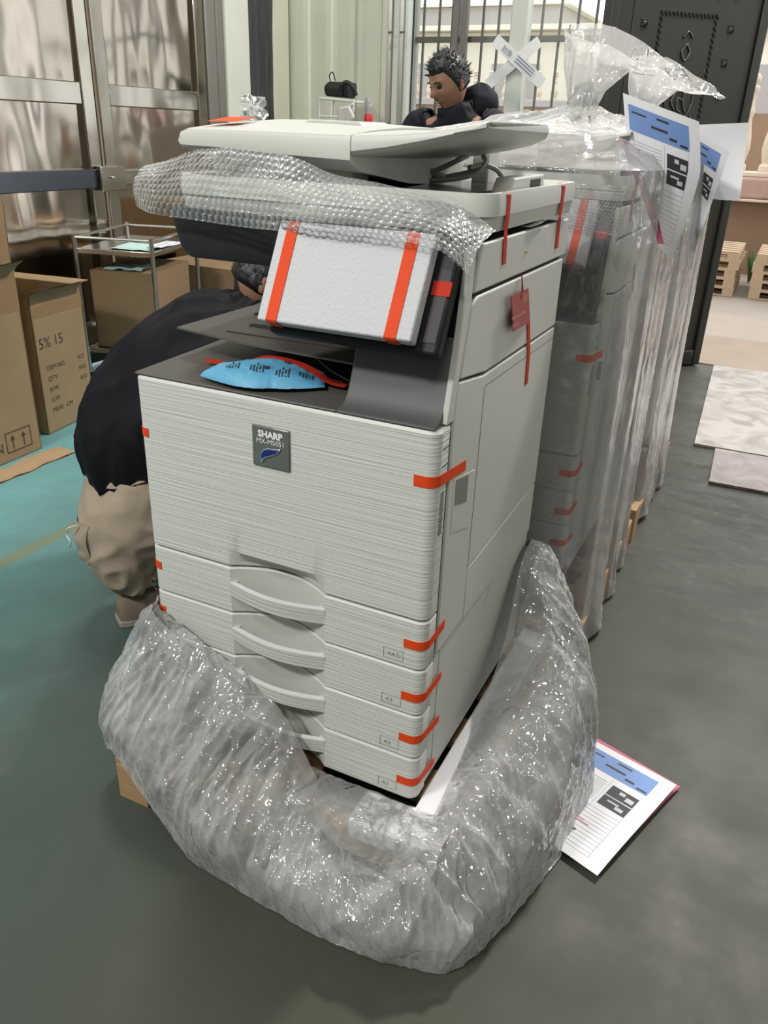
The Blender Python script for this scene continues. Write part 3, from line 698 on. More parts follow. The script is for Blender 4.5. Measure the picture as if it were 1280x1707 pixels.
for (u0, v0, r0) in ((.40, .62, .030), (.70, .52, .032), (.55, .30, .022)):
    n = 16
    for k in range(n):
        a, b2 = 2*math.pi*k/n, 2*math.pi*(k+1)/n
        P = [onp(u0+r0*rr_*math.cos(t), v0+2.0*r0*rr_*math.sin(t)) for rr_, t in ((1, a), (1, b2), (.82, b2), (.82, a))]; m.add(P, [(0, 1, 2, 3)])
    for g_ in (-.5, 0, .5):
        m.add([onp(u0+r0*g_-.003, v0-r0*1.6), onp(u0+r0*g_+.003, v0-r0*1.6), onp(u0+r0*g_+.003, v0+r0*1.6), onp(u0+r0*g_-.003, v0+r0*1.6)], [(0, 1, 2, 3)])
m.build('printed_warning', 'print', pk)
P = []
for i in range(25):
    s = i/24; x = lerp(.085, .385, s); y = lerp(.105, .10, s)
    u = .5
    # height of the packet below the tape
    A = Vector((.135, .022)); d = Vector((.200, .096)).normalized(); rel = Vector((x, y))-A; uu = rel.dot(d)/.2219
    nn = rel.dot(Vector((-d.y, d.x))); hh = 0
    if 0 < uu < 1:
        wdt = .004+.066*math.sin(math.pi*uu)**.75+(.03*(uu-.6)/.4 if uu > .6 else 0); a = nn/wdt
        if abs(a) < 1: hh = .030*(1-a*a)**.7*math.sin(math.pi*uu)**.6+.002
    P.append((x, y, .9515+.028*y+hh))
Q = [Vector(p) for p in P]
for _ in range(2): Q = [Q[0]]+[(Q[i-1]+Q[i]*2+Q[i+1])/4 for i in range(1, len(Q)-1)]+[Q[-1]]
Q = [q+Vector((0, 0, .0022)) for q in Q]
o = MB().strip(Q, (0, .0095, .0003), (0, 0, 1), .0006).build('tape_strip', 'tape_red', cop)

# ------------------------------------------------------------------ hanging tag on the side door
o = empty('hang_tag', (.604, .34, 1.03))
T0, T1, T2, T3 = Vector((.611, .262, 1.109)), Vector((.6045, .392, 1.104)), Vector((.6035, .436, 1.036)), Vector((.612, .293, 1.043))
T1 = Vector((.6045, .385, 1.104)); T2 = Vector((.6035, .424, 1.036))
nrm = (T1-T0).cross(T3-T0).normalized()
if nrm.x < 0: nrm = -nrm
m = MB(); m.loft([[T0, T1, T2, T3], [p+nrm*.0012 for p in (T0, T1, T2, T3)]]); cdx = m.build('card', 'tag', o)
ux = (T1-T0).normalized(); uy = (T0-T3); uy = (uy-ux*uy.dot(ux)).normalized()
m = MB(); m.text('Tips', .022, T0+ux*.078-uy*.020, ux, uy, 0, lift=.0018 if ux.cross(uy).x > 0 else -.0018); m.build('title_print', 'gold', o)
m = MB(); lf = .0018 if ux.cross(uy).x > 0 else -.0018
m.text('Please remove protective tape', .0085, T0+ux*.012-uy*.042, ux, uy, 0, lift=lf); m.text('before using it', .0085, T0+ux*.018-uy*.056, ux, uy, 0, lift=lf); m.build('text_print', 'pink', o)
m = MB(); m.tube([(.6025, .340, 1.136), (.606, .338, 1.12), (.608, .335, 1.104), (.609, .33, 1.094), (.608, .345, 1.102), (.605, .343, 1.12), (.6025, .341, 1.136)], .0009, 6); m.build('string', 'string', o)
tag(o, 'red hanging card tag on a string on the copier side door', 'tag')

# ------------------------------------------------------------------ fallen plastic cover around the base of the first copier
def V3(*a): return [Vector(q) for q in a]
ST = [  # each station: rim, upper bulge, outer bulge, ground
 V3((-.03, .70, .36), (-.06, .70, .30), (-.10, .70, .18), (-.08, .70, .04)),
 V3((-.018, .45, .42), (-.07, .45, .33), (-.14, .45, .20), (-.12, .42, .05)),
 V3((-.014, .20, .46), (-.08, .18, .36), (-.17, .16, .22), (-.15, .14, .10)),
 V3((-.010, .02, .475), (-.055, -.02, .36), (-.145, -.06, .165), (-.12, -.06, .085)),
 V3((.055, -.012, .452), (.02, -.07, .33), (-.045, -.115, .20), (-.045, -.125, .135)),
 V3((.14, -.020, .408), (.11, -.09, .31), (.055, -.145, .16), (.06, -.150, .07)),
 V3((.235, -.024, .372), (.21, -.10, .28), (.17, -.180, .13), (.20, -.180, .0)),
 V3((.33, -.028, .300), (.31, -.11, .23), (.30, -.205, .11), (.34, -.202, .0)),
 V3((.41, -.055, .196), (.41, -.12, .165), (.43, -.215, .09), (.47, -.213, .0)),
 V3((.475, -.100, .145), (.50, -.15, .125), (.55, -.215, .08), (.58, -.213, .0)),
 V3((.575, -.125, .14), (.61, -.16, .13), (.66, -.200, .08), (.68, -.197, .0)),
 V3((.660, -.098, .190), (.69, -.14, .15), (.745, -.165, .08), (.755, -.160, .0)),
 V3((.655, -.02, .196), (.72, -.05, .20), (.79, -.07, .11), (.80, -.075, .0)),
 V3((.650, .10, .205), (.73, .09, .25), (.82, .06, .16), (.835, .04, .0)),
 V3((.645, .25, .235), (.74, .24, .30), (.85, .22, .21), (.87, .20, .0)),
 V3((.635, .42, .320), (.74, .42, .36), (.85, .40, .27), (.89, .40, .0)),
 V3((.625, .56, .455), (.70, .55, .42), (.79, .54, .32), (.84, .56, .0)),
 V3((.61, .66, .47), (.66, .68, .42), (.72, .70, .32), (.76, .72, .0)),
 V3((.58, .72, .42), (.60, .76, .36), (.64, .80, .25), (.66, .80, .02))]
def ridge(q, k, seed):
    return 1-abs(noise.noise(Vector((q[0]*k+seed, q[1]*k, q[2]*k)))*2.2)
def collar(u, v, inner=0):
    rows = [cr([s[j] for s in ST], u) for j in range(4)]
    P = cr(rows, v)*.72+(rows[0]*(1-v)+rows[3]*v+(rows[2]-rows[3])*min(1, (1-v)*4)*.9*v)*.28
    a = cr([s[0] for s in ST], min(1, u+.01)); b_ = cr([s[0] for s in ST], max(0, u-.01)); t = (a-b_)
    out = Vector((t.y, -t.x, 0)); out = out.normalized() if out.length else Vector((0, -1, 0))
    tt = (rows[3]-rows[0]); nrm = out.cross(Vector((t.x, t.y, 0))).cross(tt); nrm = (out*.75+Vector((0, 0, .6))).normalized()
    e = min(1, v*5)*min(1, .35+(1-v)*3)
    # long sagging folds running with the sheet, then crumples
    s = u*26
    d = .018*noise.noise(Vector((s*.45+v*1.8, v*1.3, 5+inner)))+.017*ridge((s*.6+v*1.9, v*.8, 1), 1, 3+inner*5)*e
    d += .010*ridge((s*1.6-v*2.0, v*1.0, 4), 1, 13+inner*5)*e+.006*ridge((s*3.4+v*3.0, v*2.4, 8), 1, 23+inner*5)*e
    d += .0025*ridge((P.x*30+9, P.y*30, P.z*12), 1, inner)*e
    side = .010*noise.noise(Vector((s*1.1, v*3, 9+inner)))*e
    P = P+nrm*(d*(1 if not inner else .8)-.012-(.016*math.sin(math.pi*v) if inner else 0)*1.0)+Vector((0, 0, side*.4))
    # scalloped upper hem
    P.z += (1-v)**3*(.010*noise.noise(Vector((u*30, 0, inner)))+.006*noise.noise(Vector((u*90, 1, inner))))
    if P.z < .003: P.z = .003+.002*inner
    # stay outside the copier body and its foam
    if -.055 < P.x < .675 and -.09 < P.y < .7 and P.z < .186: 
        dx = min(P.x+.055, .675-P.x); dy = P.y+.09
        if dy < dx: P.y = -.092
        elif P.x > .3: P.x = .677
        else: P.x = -.057
    if -.004 < P.x < .606 and P.y > -.012 and P.y < .655:
        if P.y < .03 and .02 < P.x < .58: P.y = -.0125
        elif P.x > .3: P.x = .607
        else: P.x = -.006
    return P
m = MB(); m.grid(lambda u, v: collar(u, v), 620, 130); 
m.grid(lambda u, v: collar(.02+u*.96, .10+v*.9, 1), 420, 90)
def over(u, v):                                  # part of the cover lying over the foam cushion
    x = lerp(.36, .690, u); R4 = V3((x, -.012, .188), (x, -.055, .192), (x, -.098, .188), (x+.004, -.118, .13), (x+.01, -.150, .07))
    p = cr(R4, v); q = .006*noise.noise(Vector((u*7, v*4, 3)))+.004*ridge((u*8+v*4, v*3, 1), 1, 4)
    p += Vector((0, -.9*abs(q) if v > .4 else -.2*abs(q), abs(q)*.8)); return p
m.grid(over, 160, 90)
o = m.build('plastic_cover', 'film', smooth=True); tag(o, 'crumpled clear plastic cover pulled down around the base of the unwrapped copier', 'plastic cover')

# ------------------------------------------------------------------ papers
def sheet(name, f, marks, parent=None, nu=18, nv=24, base='paper', mats=('paper_blue', 'print', 'paper_grey', 'paper_pink', 'foam')):
    m = MB(); m.grid(lambda u, v: f(u, v, 0), nu, nv); m.grid(lambda u, v: f(u, v, -.0008), nu, nv)
    for (u0, v0, u1, v1, mi, lift) in marks:
        m.grid(lambda u, v: f(lerp(u0, u1, u), lerp(v0, v1, v), .0006+lift*.0004), max(2, int(nu*(u1-u0))+1), max(1, int(nv*(v1-v0))+1), mi)
    return m.build(name, [base]+list(mats), parent, smooth='auto', ang=80)
def doc_marks():
    K = [(.06, .06, .86, .235, 1, 0), (.10, .10, .30, .112, 2, 1), (.44, .085, .60, .10, 2, 1), (.36, .15, .58, .168, 2, 1), (.60, .185, .70, .205, 2, 1), (.74, .205, .84, .222, 2, 1),
         (.56, .30, .84, .40, 2, 0), (.56, .41, .84, .51, 2, 0), (.66, .32, .72, .35, 5, 1), (.74, .34, .82, .38, 5, 1), (.62, .44, .74, .455, 5, 1), (.72, .46, .80, .49, 5, 1)]
    K += [(.10, .30+i*.022, .50, .304+i*.022, 3, 0) for i in range(10)]
    K += [(.10, .56+i*.034, .84, .5625+i*.034, 3, 0) for i in range(11)]
    K += [(.525, .25, .529, .90, 3, 0), (.10, .25, .104, .93, 3, 0), (.84, .25, .844, .93, 3, 0), (.10, .93, .844, .9325, 3, 0)]
    K += [(.30, .62, .44, .64, 2, 1), (.30, .66, .38, .672, 2, 1)]
    return K
def lin(o_, ux, uy, w_, h_, fn=None):
    o_, ux, uy = Vector(o_), Vector(ux).normalized(), Vector(uy).normalized(); n = ux.cross(uy).normalized()
    def f(u, v, l):
        p = o_+ux*(w_*u)+uy*(h_*v)-n*l
        return p+(fn(u, v) if fn else Vector((0, 0, 0)))
    return f
# sheet on the floor beside the cover (its upper left corner tucked below the plastic)
fx = Vector((.942, .157, 0))-Vector((.80, .235, 0)); 
A0 = Vector((.868, .56, .0)); uxf = Vector((.90, -.12, 0)).normalized(); uyf = Vector((-.335, -.945, 0)).normalized()
f = lin((.829, .563, .008), (.94, -.33, 0), (-.313, -.95, 0), .236, .345, lambda u, v: Vector((0, 0, .010*(1-v)*u+.004+.010*u*(v**2)*abs(math.sin(v*3)))))
dm = doc_marks()+[(.36, .70, .60, .705, 4, 2), (.38, .72, .66, .726, 4, 2), (.30, .66, .52, .80, 4, 1)]
o = sheet('printed_form', f, dm+[(.50, .80, .60, .812, 2, 3)]); tag(o, 'printed form with blue header on the floor beside the fallen plastic cover', 'paper')
f = lin((.850, .580, .003), (.93, -.36, 0), (-.345, -.94, 0), .225, .30, lambda u, v: Vector((0, 0, .006*u)))
o = sheet('printed_form', f, [(.0, .0, 1, .06, 4, 0)], base='paper_pink'); tag(o, 'pink sheet peeking from under the printed form on the floor', 'paper')

# ------------------------------------------------------------------ wrapped copiers behind
DX, DY = .035, .918
c2 = copy_tree(cop, None, ('hinge_post', 'roller', 'cable', 'roller_block')); c2.location = (DX, DY, 0)
tag(c2, 'white copier directly behind the unwrapped one, seen through its clear bag', 'copier', 'office copiers in a row')
c3 = copy_tree(cop, None, ('hinge_post', 'roller', 'cable', 'roller_block')); c3.location = (DX+.01, 2*DY, 0)
tag(c3, 'rearmost white copier of the row, hidden in its cloudy bag', 'copier', 'office copiers in a row')
for k, (lab) in ((1, 'wooden pallet under the middle bagged copier'), (2, 'wooden pallet under the rearmost bagged copier')):
    q = copy_tree(pal); q.location = pal.location+Vector((DX, DY*k, 0)); tag(q, lab, 'pallet', 'pallets under the copiers')
p2 = copy_tree(pad); p2.location = pad.location+Vector((DX, DY, 0)); tag(p2, 'white foam pad with orange tape seen through the bag of the middle copier', 'foam pad')
p3 = copy_tree(pad); p3.location = pad.location+Vector((DX, 2*DY, 0)); tag(p3, 'white foam pad on the rearmost copier of the row', 'foam pad')
def wf2(u, v):
    P = Vector((lerp(.30, .62, u), .045-.012*math.sin(math.pi*v)-.02*v, lerp(1.262, 1.150+.03*(1-u)+.0*u, v)))
    P += Vector((0, -.0035*hexb(u*.40, v*.13, .0098)+.003*noise.noise(Vector((u*7, v*4, 8))), 0)); return P+Vector((DX, DY-.030, 0))
m = MB(); m.grid(wf2, 240, 80); o = m.build('bubble_wrap', 'bubble', smooth=True); tag(o, 'bubble wrap inside the bag over the middle copier panel', 'bubble wrap')

KN = Vector((.42, 1.40, 1.43))
def bagf(u, v, seed, org):
    a = u*2*math.pi
    rings = [(.0, .33, .80, .40, .43, 0), (.16, .335, 1.245, .385, .42, .10), (.45, .335, 1.245, .378, .41, .4), (.80, .335, 1.245, .372, .405, .8), (1.12, .337, 1.245, .365, .395, 1.12), (1.30, .34, 1.25, .352, .375, 1.30), (1.375, .355, 1.28, .29, .27, 1.375)]
    # superellipse rings, then the gathered neck
    R = [(.34, 1.245, .385, .405, .012, 7), (.34, 1.245, .382, .402, .12, 7), (.342, 1.245, .374, .395, .45, 7), (.344, 1.245, .370, .390, .80, 7), (.346, 1.245, .364, .384, 1.12, 6), (.35, 1.25, .352, .366, 1.29, 5), (.365, 1.28, .27, .26, 1.362, 3.2), (.40, 1.36, .12, .11, 1.402, 2), (KN.x, KN.y, .036, .036, 1.432, 2), (KN.x+.003, KN.y, .050, .032, 1.47, 2), (KN.x+.03, KN.y, .095, .035, 1.53, 2), (KN.x+.05, KN.y, .125, .032, 1.585, 2)]
    n = len(R)-1; x = v*n; i = min(int(x), n-1); f = x-i
    def ring(r):
        cx, cy, rx, ry, z, e = r; c_, s_ = math.cos(a), math.sin(a)
        k = (abs(c_)**e+abs(s_)**e)**(-1/e); return Vector((cx+rx*c_*k, cy+ry*s_*k, z))
    P = ring(R[i]).lerp(ring(R[i+1]), f*f*(3-2*f) if i > 4 else f)
    n_ = Vector((math.cos(a), math.sin(a), .1 if v < .6 else .5)).normalized()
    h = v
    g = 1.0 if v < .66 else (.5 if v < .72 else .35)
    pl_ = noise.noise(Vector((math.cos(a)*4.2, math.sin(a)*4.2, P.z*.55+seed)))*.020+ridge((math.cos(a)*3.6, math.sin(a)*3.6, P.z*.45), 1.6, seed)*.010
    if .48 < v < .72:                                # fine pleats drawn into the knot
        pl_ += .010*math.sin(a*22+2*noise.noise(Vector((a*2, v*5, seed))))*min(1, (v-.48)*8)*(1 if v < .66 else .4)
    if v >= .72: pl_ = .012*math.sin(a*9+seed)+.012*noise.noise(Vector((math.cos(a)*3, math.sin(a)*3, v*9+seed)))
    pl_ += .0022*ridge(P, 24, seed)
    P += n_*pl_*g
    if v > .9: P.z += (v-.9)*10*(.055*math.cos(a*1-2.2)-.16*max(0, math.cos(a))+.03)*.55; P.x += (v-.9)*10*.10*max(0, math.cos(a))
    if v < .12: P.z += (.12-v)/.12*(.035*abs(noise.noise(Vector((math.cos(a)*3, math.sin(a)*3, seed))))); n2 = Vector((math.cos(a), math.sin(a), 0)); P += n2*(.12-v)*.25*noise.noise(Vector((a*4, 2, seed)))
    P.z = max(P.z, .004)
    return P+org
for k, lab in ((0, 'clear plastic bag tied at the top over the middle copier'), (1, 'cloudy plastic bag over the rearmost copier of the row')):
    m = MB(); m.grid(lambda u, v: bagf(u, v, 3+k*11, Vector((0, DY*k, 0))), 420, 230); m.mi = [1 if i//420 > 230*.66 else 0 for i in range(len(m.f))]
    o = m.build('plastic_bag', ['film_wrap', 'film_bunch'], smooth=True); tag(o, lab, 'plastic bag', 'bags over the wrapped copiers')
    kb = empty('x'); bpy.data.objects.remove(kb)
    m = MB()
    def knotf(u, v):
        a, b2 = u*2*math.pi, (v-.5)*math.pi; r = .040+.008*noise.noise(Vector((math.cos(a)*3, math.sin(a)*3, v*5)))
        return KN+Vector((r*math.cos(a)*math.cos(b2)*.95, r*math.sin(a)*math.cos(b2), r*1.35*math.sin(b2)))+Vector((0, DY*k, .005))
    m.grid(knotf, 30, 20); m.build('knot', 'film', o, smooth=True)

# forms hanging at the bags
def hang1(u, v, l):
    P = Vector((.590, 1.060, 1.452)); ux = Vector((.178, .02, -.055)); uy = Vector((.075, .01, -.31))
    p = P+ux*u+uy*v
    p += Vector((-.03*v*v*u*1.3, -.02*math.sin(u*math.pi)*(.3+v)+.05*v*u, .0))
    p.x += (.06*(1-u)-.075*u)*max(0, v-.35)
    return p+Vector((.05, -1, .1)).normalized()*l
o = sheet('printed_form', hang1, doc_marks()); tag(o, 'printed form with wide blue header hanging on the middle copier bag', 'paper')
def hang2(u, v, l):
    P = Vector((.615, 1.93, 1.405)); p = P+Vector((.165, .0, -.075))*u+Vector((.06, 0, -.32))*v
    p.x += (.045*(1-u)-.11*u)*v; p.y += .03*math.sin(3*u)*v
    return p+Vector((.05, -1, .1)).normalized()*l
o = sheet('printed_form', hang2, doc_marks()); tag(o, 'smaller-looking printed form with blue header on the rearmost bag, behind the first hanging one', 'paper')
def pinkf(o0, dx):
    def f(u, v, l): 
        p = o0+Vector((.012*u+dx*v, 0, -.22*v))*1.0+Vector((.012*math.sin(v*3)*(1 if u > .5 else .2), .004*math.sin(u*3), 0))
        return p+Vector((0, -1, 0))*l
    return f
o = sheet('pink_slip', pinkf(Vector((.606, 1.030, 1.35)), .125), [], base='paper_pink', nu=6); tag(o, 'pink folded slip behind the form hanging on the middle bag', 'paper')
o = sheet('pink_slip', pinkf(Vector((.612, 1.90, 1.30)), .05), [], base='paper_pink', nu=6); tag(o, 'pink folded slip behind the form on the rearmost bag', 'paper')
def hang3(u, v, l):
    P = Vector((.640, 2.20, 1.408)); p = P+Vector((.155, 0, .012))*u+Vector((.03, 0, -.235))*v
    p.y += .05*math.cos(v*2)*u; p.x += .04*(1-u)*max(0, v-.6)*2; p.z += -.02*math.sin(u*1.5)*max(0, v-.6)*1.5
    return p+Vector((0, -1, 0))*l
o = sheet('blank_sheet', hang3, []); tag(o, 'blank white sheet sticking out at the right of the rearmost bag', 'paper')

# clear film scrap standing behind the feeder
m = MB(); m.grid(lambda u, v: Vector((.01+.05*u+.012*math.sin(v*7+u*9), .36+.02*math.sin(u*12), 1.364+.04*v+.006*noise.noise(Vector((u*6, v*4, 1))))), 30, 20)
o = m.build('film_scrap', 'film', smooth=True); tag(o, 'crumpled scrap of clear film standing on the feeder lid', 'film scrap')

# ================================================================== OUTSIDE THE DOORWAY
m = MB(); m.loft([[(.60, 4.66, .0), (2.9, 4.66, .0), (2.9, 5.60, .0), (.59, 5.60, .0)], [(.60, 4.66, .006), (2.9, 4.66, .006), (2.9, 5.60, .006), (.59, 5.60, .006)]])
m.build('trim_7', plain('threshold_stone', (.27, .20, .145), .6, var=.15, scale=5), recenter=False)['kind'] = 'structure'
m = MB(); m.prism([(.735, 4.62), (2.3, 4.66), (2.36, 2.96), (.805, 2.945)], 2, .001, .014); o = m.build('marble_board', 'marble', bevel=.001); tag(o, 'large cream marbled board lying on the floor just inside the doorway', 'board')
m = MB(); m.prism([(.905, 2.93), (2.3, 2.95), (2.32, 2.50), (.922, 2.47)], 2, .001, .0135); o = m.build('marble_board', 'marble2', bevel=.001); tag(o, 'narrow pinkish marbled board on the floor in front of the cream one', 'board')
MB().box(-4, 6, 9.25, 9.7, -.004, .78).build('trim_8', 'brownwall', recenter=False)['kind'] = 'structure'
bs = empty('balustrade', (.9, 9.3, .78)); tag(bs, 'stone balustrade on a pink ledge outside the doorway', 'balustrade')
MB().box(-1.5, 4, 9.15, 9.75, .80, 1.02).build('ledge', 'pinkstone', bs, bevel=.03)
MB().box(-1.5, 4, 9.10, 9.75, .775, .80).build('ledge_edge', 'baluster', bs, bevel=.004)
MB().box(-1.5, 4, 9.20, 9.6, 1.021, 1.07).build('base_rail', 'baluster', bs, bevel=.01)
def balus(root, x, y, z, h, r=.062):
    P = [(r*.95, 0), (r*.95, .06), (r*.6, .09), (r*.75, .14), (r*1.0, .24), (r*.85, .36), (r*.55, .48), (r*.45, .56), (r*.62, .60), (r*.62, .63), (r*.45, .66), (r*.45, .80), (r*.7, .83), (r*.7, .86), (r*.3, .885), (r*.62, .92), (r*.62, .96), (r*.3, .995), (0, 1.0)]
    return MB().lathe((x, y, z), [(a, q*h) for a, q in P], 14).build('baluster', 'baluster', root, smooth='auto')
for i in range(9): balus(bs, -.22+i*.27, 9.38, 1.071, .96, .075)
b2 = empty('balustrade', (-6, 20, 1.7)); tag(b2, 'distant row of pale stone balusters seen through the window grille', 'balustrade')
MB().box(-10.5, -2.0, 19.85, 20.2, 1.95, 2.11).build('base_rail', 'build_grey', b2, bevel=.02)
for i in range(19): balus(b2, -9.6+i*.40, 20, 2.111, .62, .10)
MB().box(-12, 6, 19.9, 20.15, 0, 1.94).build('trim_9', 'brownwall', recenter=False)['kind'] = 'structure'
bd = empty('building', (-6, 27, 0)); tag(bd, 'pale flat-roofed building across the yard behind the window grille', 'building')
MB().box(-18, 5, 26, 32, 0, 4.15).build('wall', 'pale_build', bd)
MB().box(-18.3, 5.3, 25.5, 32.3, 4.16, 4.30).build('roof_slab', 'pale_build', bd)
MB().box(-18, -6.8, 27, 32, 4.31, 4.95).build('roof_parapet', 'build_grey', bd)  # grey here stands for the shade under the upper roof slab
MB().box(-18.3, -6.5, 26.8, 32, 4.96, 5.05).build('roof_slab', 'pale_build', bd)
for i in range(8): MB().box(-16+i*2.5, -14.5+i*2.5, 25.93, 25.99, 1.9, 3.3).build('window', 'build_grey', bd)
def pal2(x, y, z, lab, base=None):
    root = empty('wooden_pallet', (x, y, z))
    for i in range(6): MB().box(x-.5, x+.5, y-.45+i*.165, y-.37+i*.165, z+.094, z+.112).build('deck_board', 'wood_pale', root)
    for i in range(3): MB().box(x-.5, x+.5, y-.45+i*.40, y-.36+i*.40, z, z+.016).build('bottom_board', 'wood_pale', root)
    for i in range(3): MB().box(x-.5+i*.45, x-.40+i*.45, y-.45, y+.45, z+.0165, z+.0935).build('block', 'wood_pale', root)
    return root
for sx, nm in ((.12, 'left'), (1.26, 'right')):
    first = None
    for k in range(5):
        pos = ('bottom', 'second from the bottom', 'middle', 'second from the top', 'top')[k]
        lab = 'pale wooden pallet, %s of the %s stack outside the doorway' % (pos, nm)
        if first is None: q = first = pal2(sx, 8.0, 0, '')
        else: q = copy_tree(first); q.location = first.location+Vector((random.uniform(-.02, .02), 0, .113*k*.72+.0))
        q.location.z = .1125*k*.74 if k else 0
        q.scale.z = .74
        tag(q, lab, 'pallet', 'pallets stacked outside')
root = empty('weed', (.70, 8.6, 0)); tag(root, 'small green weed between the pallet stacks', 'plant')
for i in range(18):
    a = random.uniform(0, 6.28); h = random.uniform(.15, .38); d = random.uniform(.03, .14)
    P = Vector((.70, 8.6, .0)); t = P+Vector((d*math.cos(a), d*math.sin(a), h)); s = Vector((-math.sin(a), math.cos(a), 0))*.022
    MB().loft([[P-s*.3, P+s*.3], [lerp(P, t, .6)-s, lerp(P, t, .6)+s], [t, t+s*.05]], caps=False, closed=False).build('leaf', 'leaf', root)

# bronze security door leaf standing open
R0, R1 = Vector((.630, 4.60, 0)), Vector((-.125, 3.965, 0)); dd = (R1-R0); Wd = dd.length; dxv = dd.normalized(); dn = Vector((dxv.y, -dxv.x, 0))
if dn.y > 0: dn = -dn
dr3 = struct(empty('door_3', R0)); H = 2.42
def on(a, z, l=0): return R0+dxv*a+dn*l+Vector((0, 0, z))
def slab(name, a0, a1, z0, z1, l0, l1, bev=.004, mat='bronze', par=dr3):
    m = MB(); m.loft([[on(a0, z0, l0), on(a1, z0, l0), on(a1, z0, l1), on(a0, z0, l1)], [on(a0, z1, l0), on(a1, z1, l0), on(a1, z1, l1), on(a0, z1, l1)]]); return m.build(name, mat, par, bevel=bev)
slab('door_leaf', 0, Wd, .01, H, -.06, 0)
for a0, a1, z0, z1 in ((0, .055, .01, H), (Wd-.055, Wd, .01, H), (.055, Wd-.055, H-.10, H), (.055, Wd-.055, .01, .11), ): slab('door_border', a0, a1, z0, z1, .001, .022, .008)
slab('door_panel', .16, .84, .55, 2.22, .001, .006, .003)
def stud(a, z, s=.021):
    m = MB(); m.loft([[on(a-s, z-s, .006), on(a+s, z-s, .006), on(a+s, z+s, .006), on(a-s, z+s, .006)], [on(a-s*.85, z-s*.85, .012), on(a+s*.85, z-s*.85, .012), on(a+s*.85, z+s*.85, .012), on(a-s*.85, z+s*.85, .012)], [on(a-s*.7, z-s*.7, .008), on(a+s*.7, z-s*.7, .008), on(a+s*.7, z+s*.7, .008), on(a-s*.7, z+s*.7, .008)], [on(a-.001, z-.001, .026), on(a+.001, z-.001, .026), on(a+.001, z+.001, .026), on(a-.001, z+.001, .026)]])
    m.build('stud', MT['bronze_hi'], dr3)
MT['bronze_hi'] = plain('worn_bronze', (.10, .096, .085), .28, metal=.8)
for i in range(6): stud(.23+i*.108, 2.09)
for i in range(1, 9):
    stud(.23, 2.09-i*.165); stud(.77, 2.09-i*.165)
def on_curve(pts, r, name='relief'):
    V = [Vector((p[0], p[1], 0)) for p in pts]; n = max(8, len(pts)*5)
    P = [cr(V, i/n) for i in range(n+1)]
    MB().tube([on(p.x, p.y, .010) for p in P], r, 6).build(name, MT['bronze_hi'], dr3, smooth=True)
for s in ((.34, .36), ): 
    for a0, z0, a1, z1 in ((.33, 1.98, .67, 1.98), (.33, 1.98, .33, 1.40), (.67, 1.98, .67, 1.40)):
        for k in range(14 if z0 == z1 else 20):
            n = 14 if z0 == z1 else 20; a, z = lerp(a0, a1, k/n), lerp(z0, z1, k/n)
            MB().tube([on(a-.008, z-.010, .009), on(a+.008, z+.010, .011)], .005, 5).build('rope_relief', MT['bronze_hi'], dr3)
P0 = [(.40, 1.62), (.44, 1.70), (.52, 1.70), (.57, 1.62), (.57, 1.54), (.52, 1.46), (.44, 1.46), (.40, 1.54), (.40, 1.62)]
on_curve(P0, .004)
for pts in ([(.45, 1.66), (.48, 1.64), (.50, 1.67)], [(.44, 1.61), (.49, 1.615), (.53, 1.60)], [(.53, 1.66), (.515, 1.60), (.53, 1.55), (.50, 1.51)], [(.45, 1.62), (.455, 1.55), (.43, 1.50)], [(.45, 1.56), (.49, 1.57), (.49, 1.52), (.46, 1.50)], [(.47, 1.49), (.51, 1.50), (.54, 1.485)], [(.49, 1.84), (.465, 1.80), (.49, 1.76), (.515, 1.80), (.49, 1.84)], [(.46, 1.87), (.49, 1.90), (.52, 1.87)]): on_curve(pts, .006)
for pts in ([(.35, 1.72), (.40, 1.66)], [(.62, 1.72), (.575, 1.66)], [(.35, 1.42), (.40, 1.49)], [(.62, 1.42), (.575, 1.49)]): on_curve(pts, .004)

# white seal strips crossed on the window frame
def wstrip(name, x0, z0, x1, z1, w_, y, lab, marks):
    a = Vector((x0, y, z0)); d = Vector((x1-x0, 0, z1-z0)); L = d.length; d.normalize(); nz_ = Vector((-d.z, 0, d.x))
    m = MB(); m.grid(lambda u, v: a+d*L*u+nz_*w_*(v-.5)+Vector((0, -.006*math.sin(u*5)-.008*abs(u-.5), 0)), 16, 4); m.grid(lambda u, v: a+d*L*u+nz_*w_*(v-.5)+Vector((0, .0015-.006*math.sin(u*5)-.008*abs(u-.5), 0)), 16, 4)
    if marks:
        uy = nz_ if nz_.z > 0 else -nz_; ux = d if d.x > 0 else -d; st = a if d.x > 0 else a+d*L
        m.text('封条', .042, st+ux*.075-uy*.017+Vector((0, -.016, 0)), ux, uy, 1)
        for r in range(3): m.grid(lambda u, v: st+ux*(.19+.15*u)+uy*(.020-.017*r+.006*v)+Vector((0, -.017, 0)), 1, 1, 1)
    o = m.build(name, ['strip_white', 'strip_blue'], recenter=True); tag(o, lab, 'paper strip'); return o
wstrip('paper_strip', -.690, 1.895, -1.02, 1.645, .068, 4.640, 'plain white strip running from upper right to lower left on the window post', False)
wstrip('paper_strip', -.985, 1.905, -.640, 1.655, .072, 4.622, 'printed white strip crossing over the plain one on the window post', True)

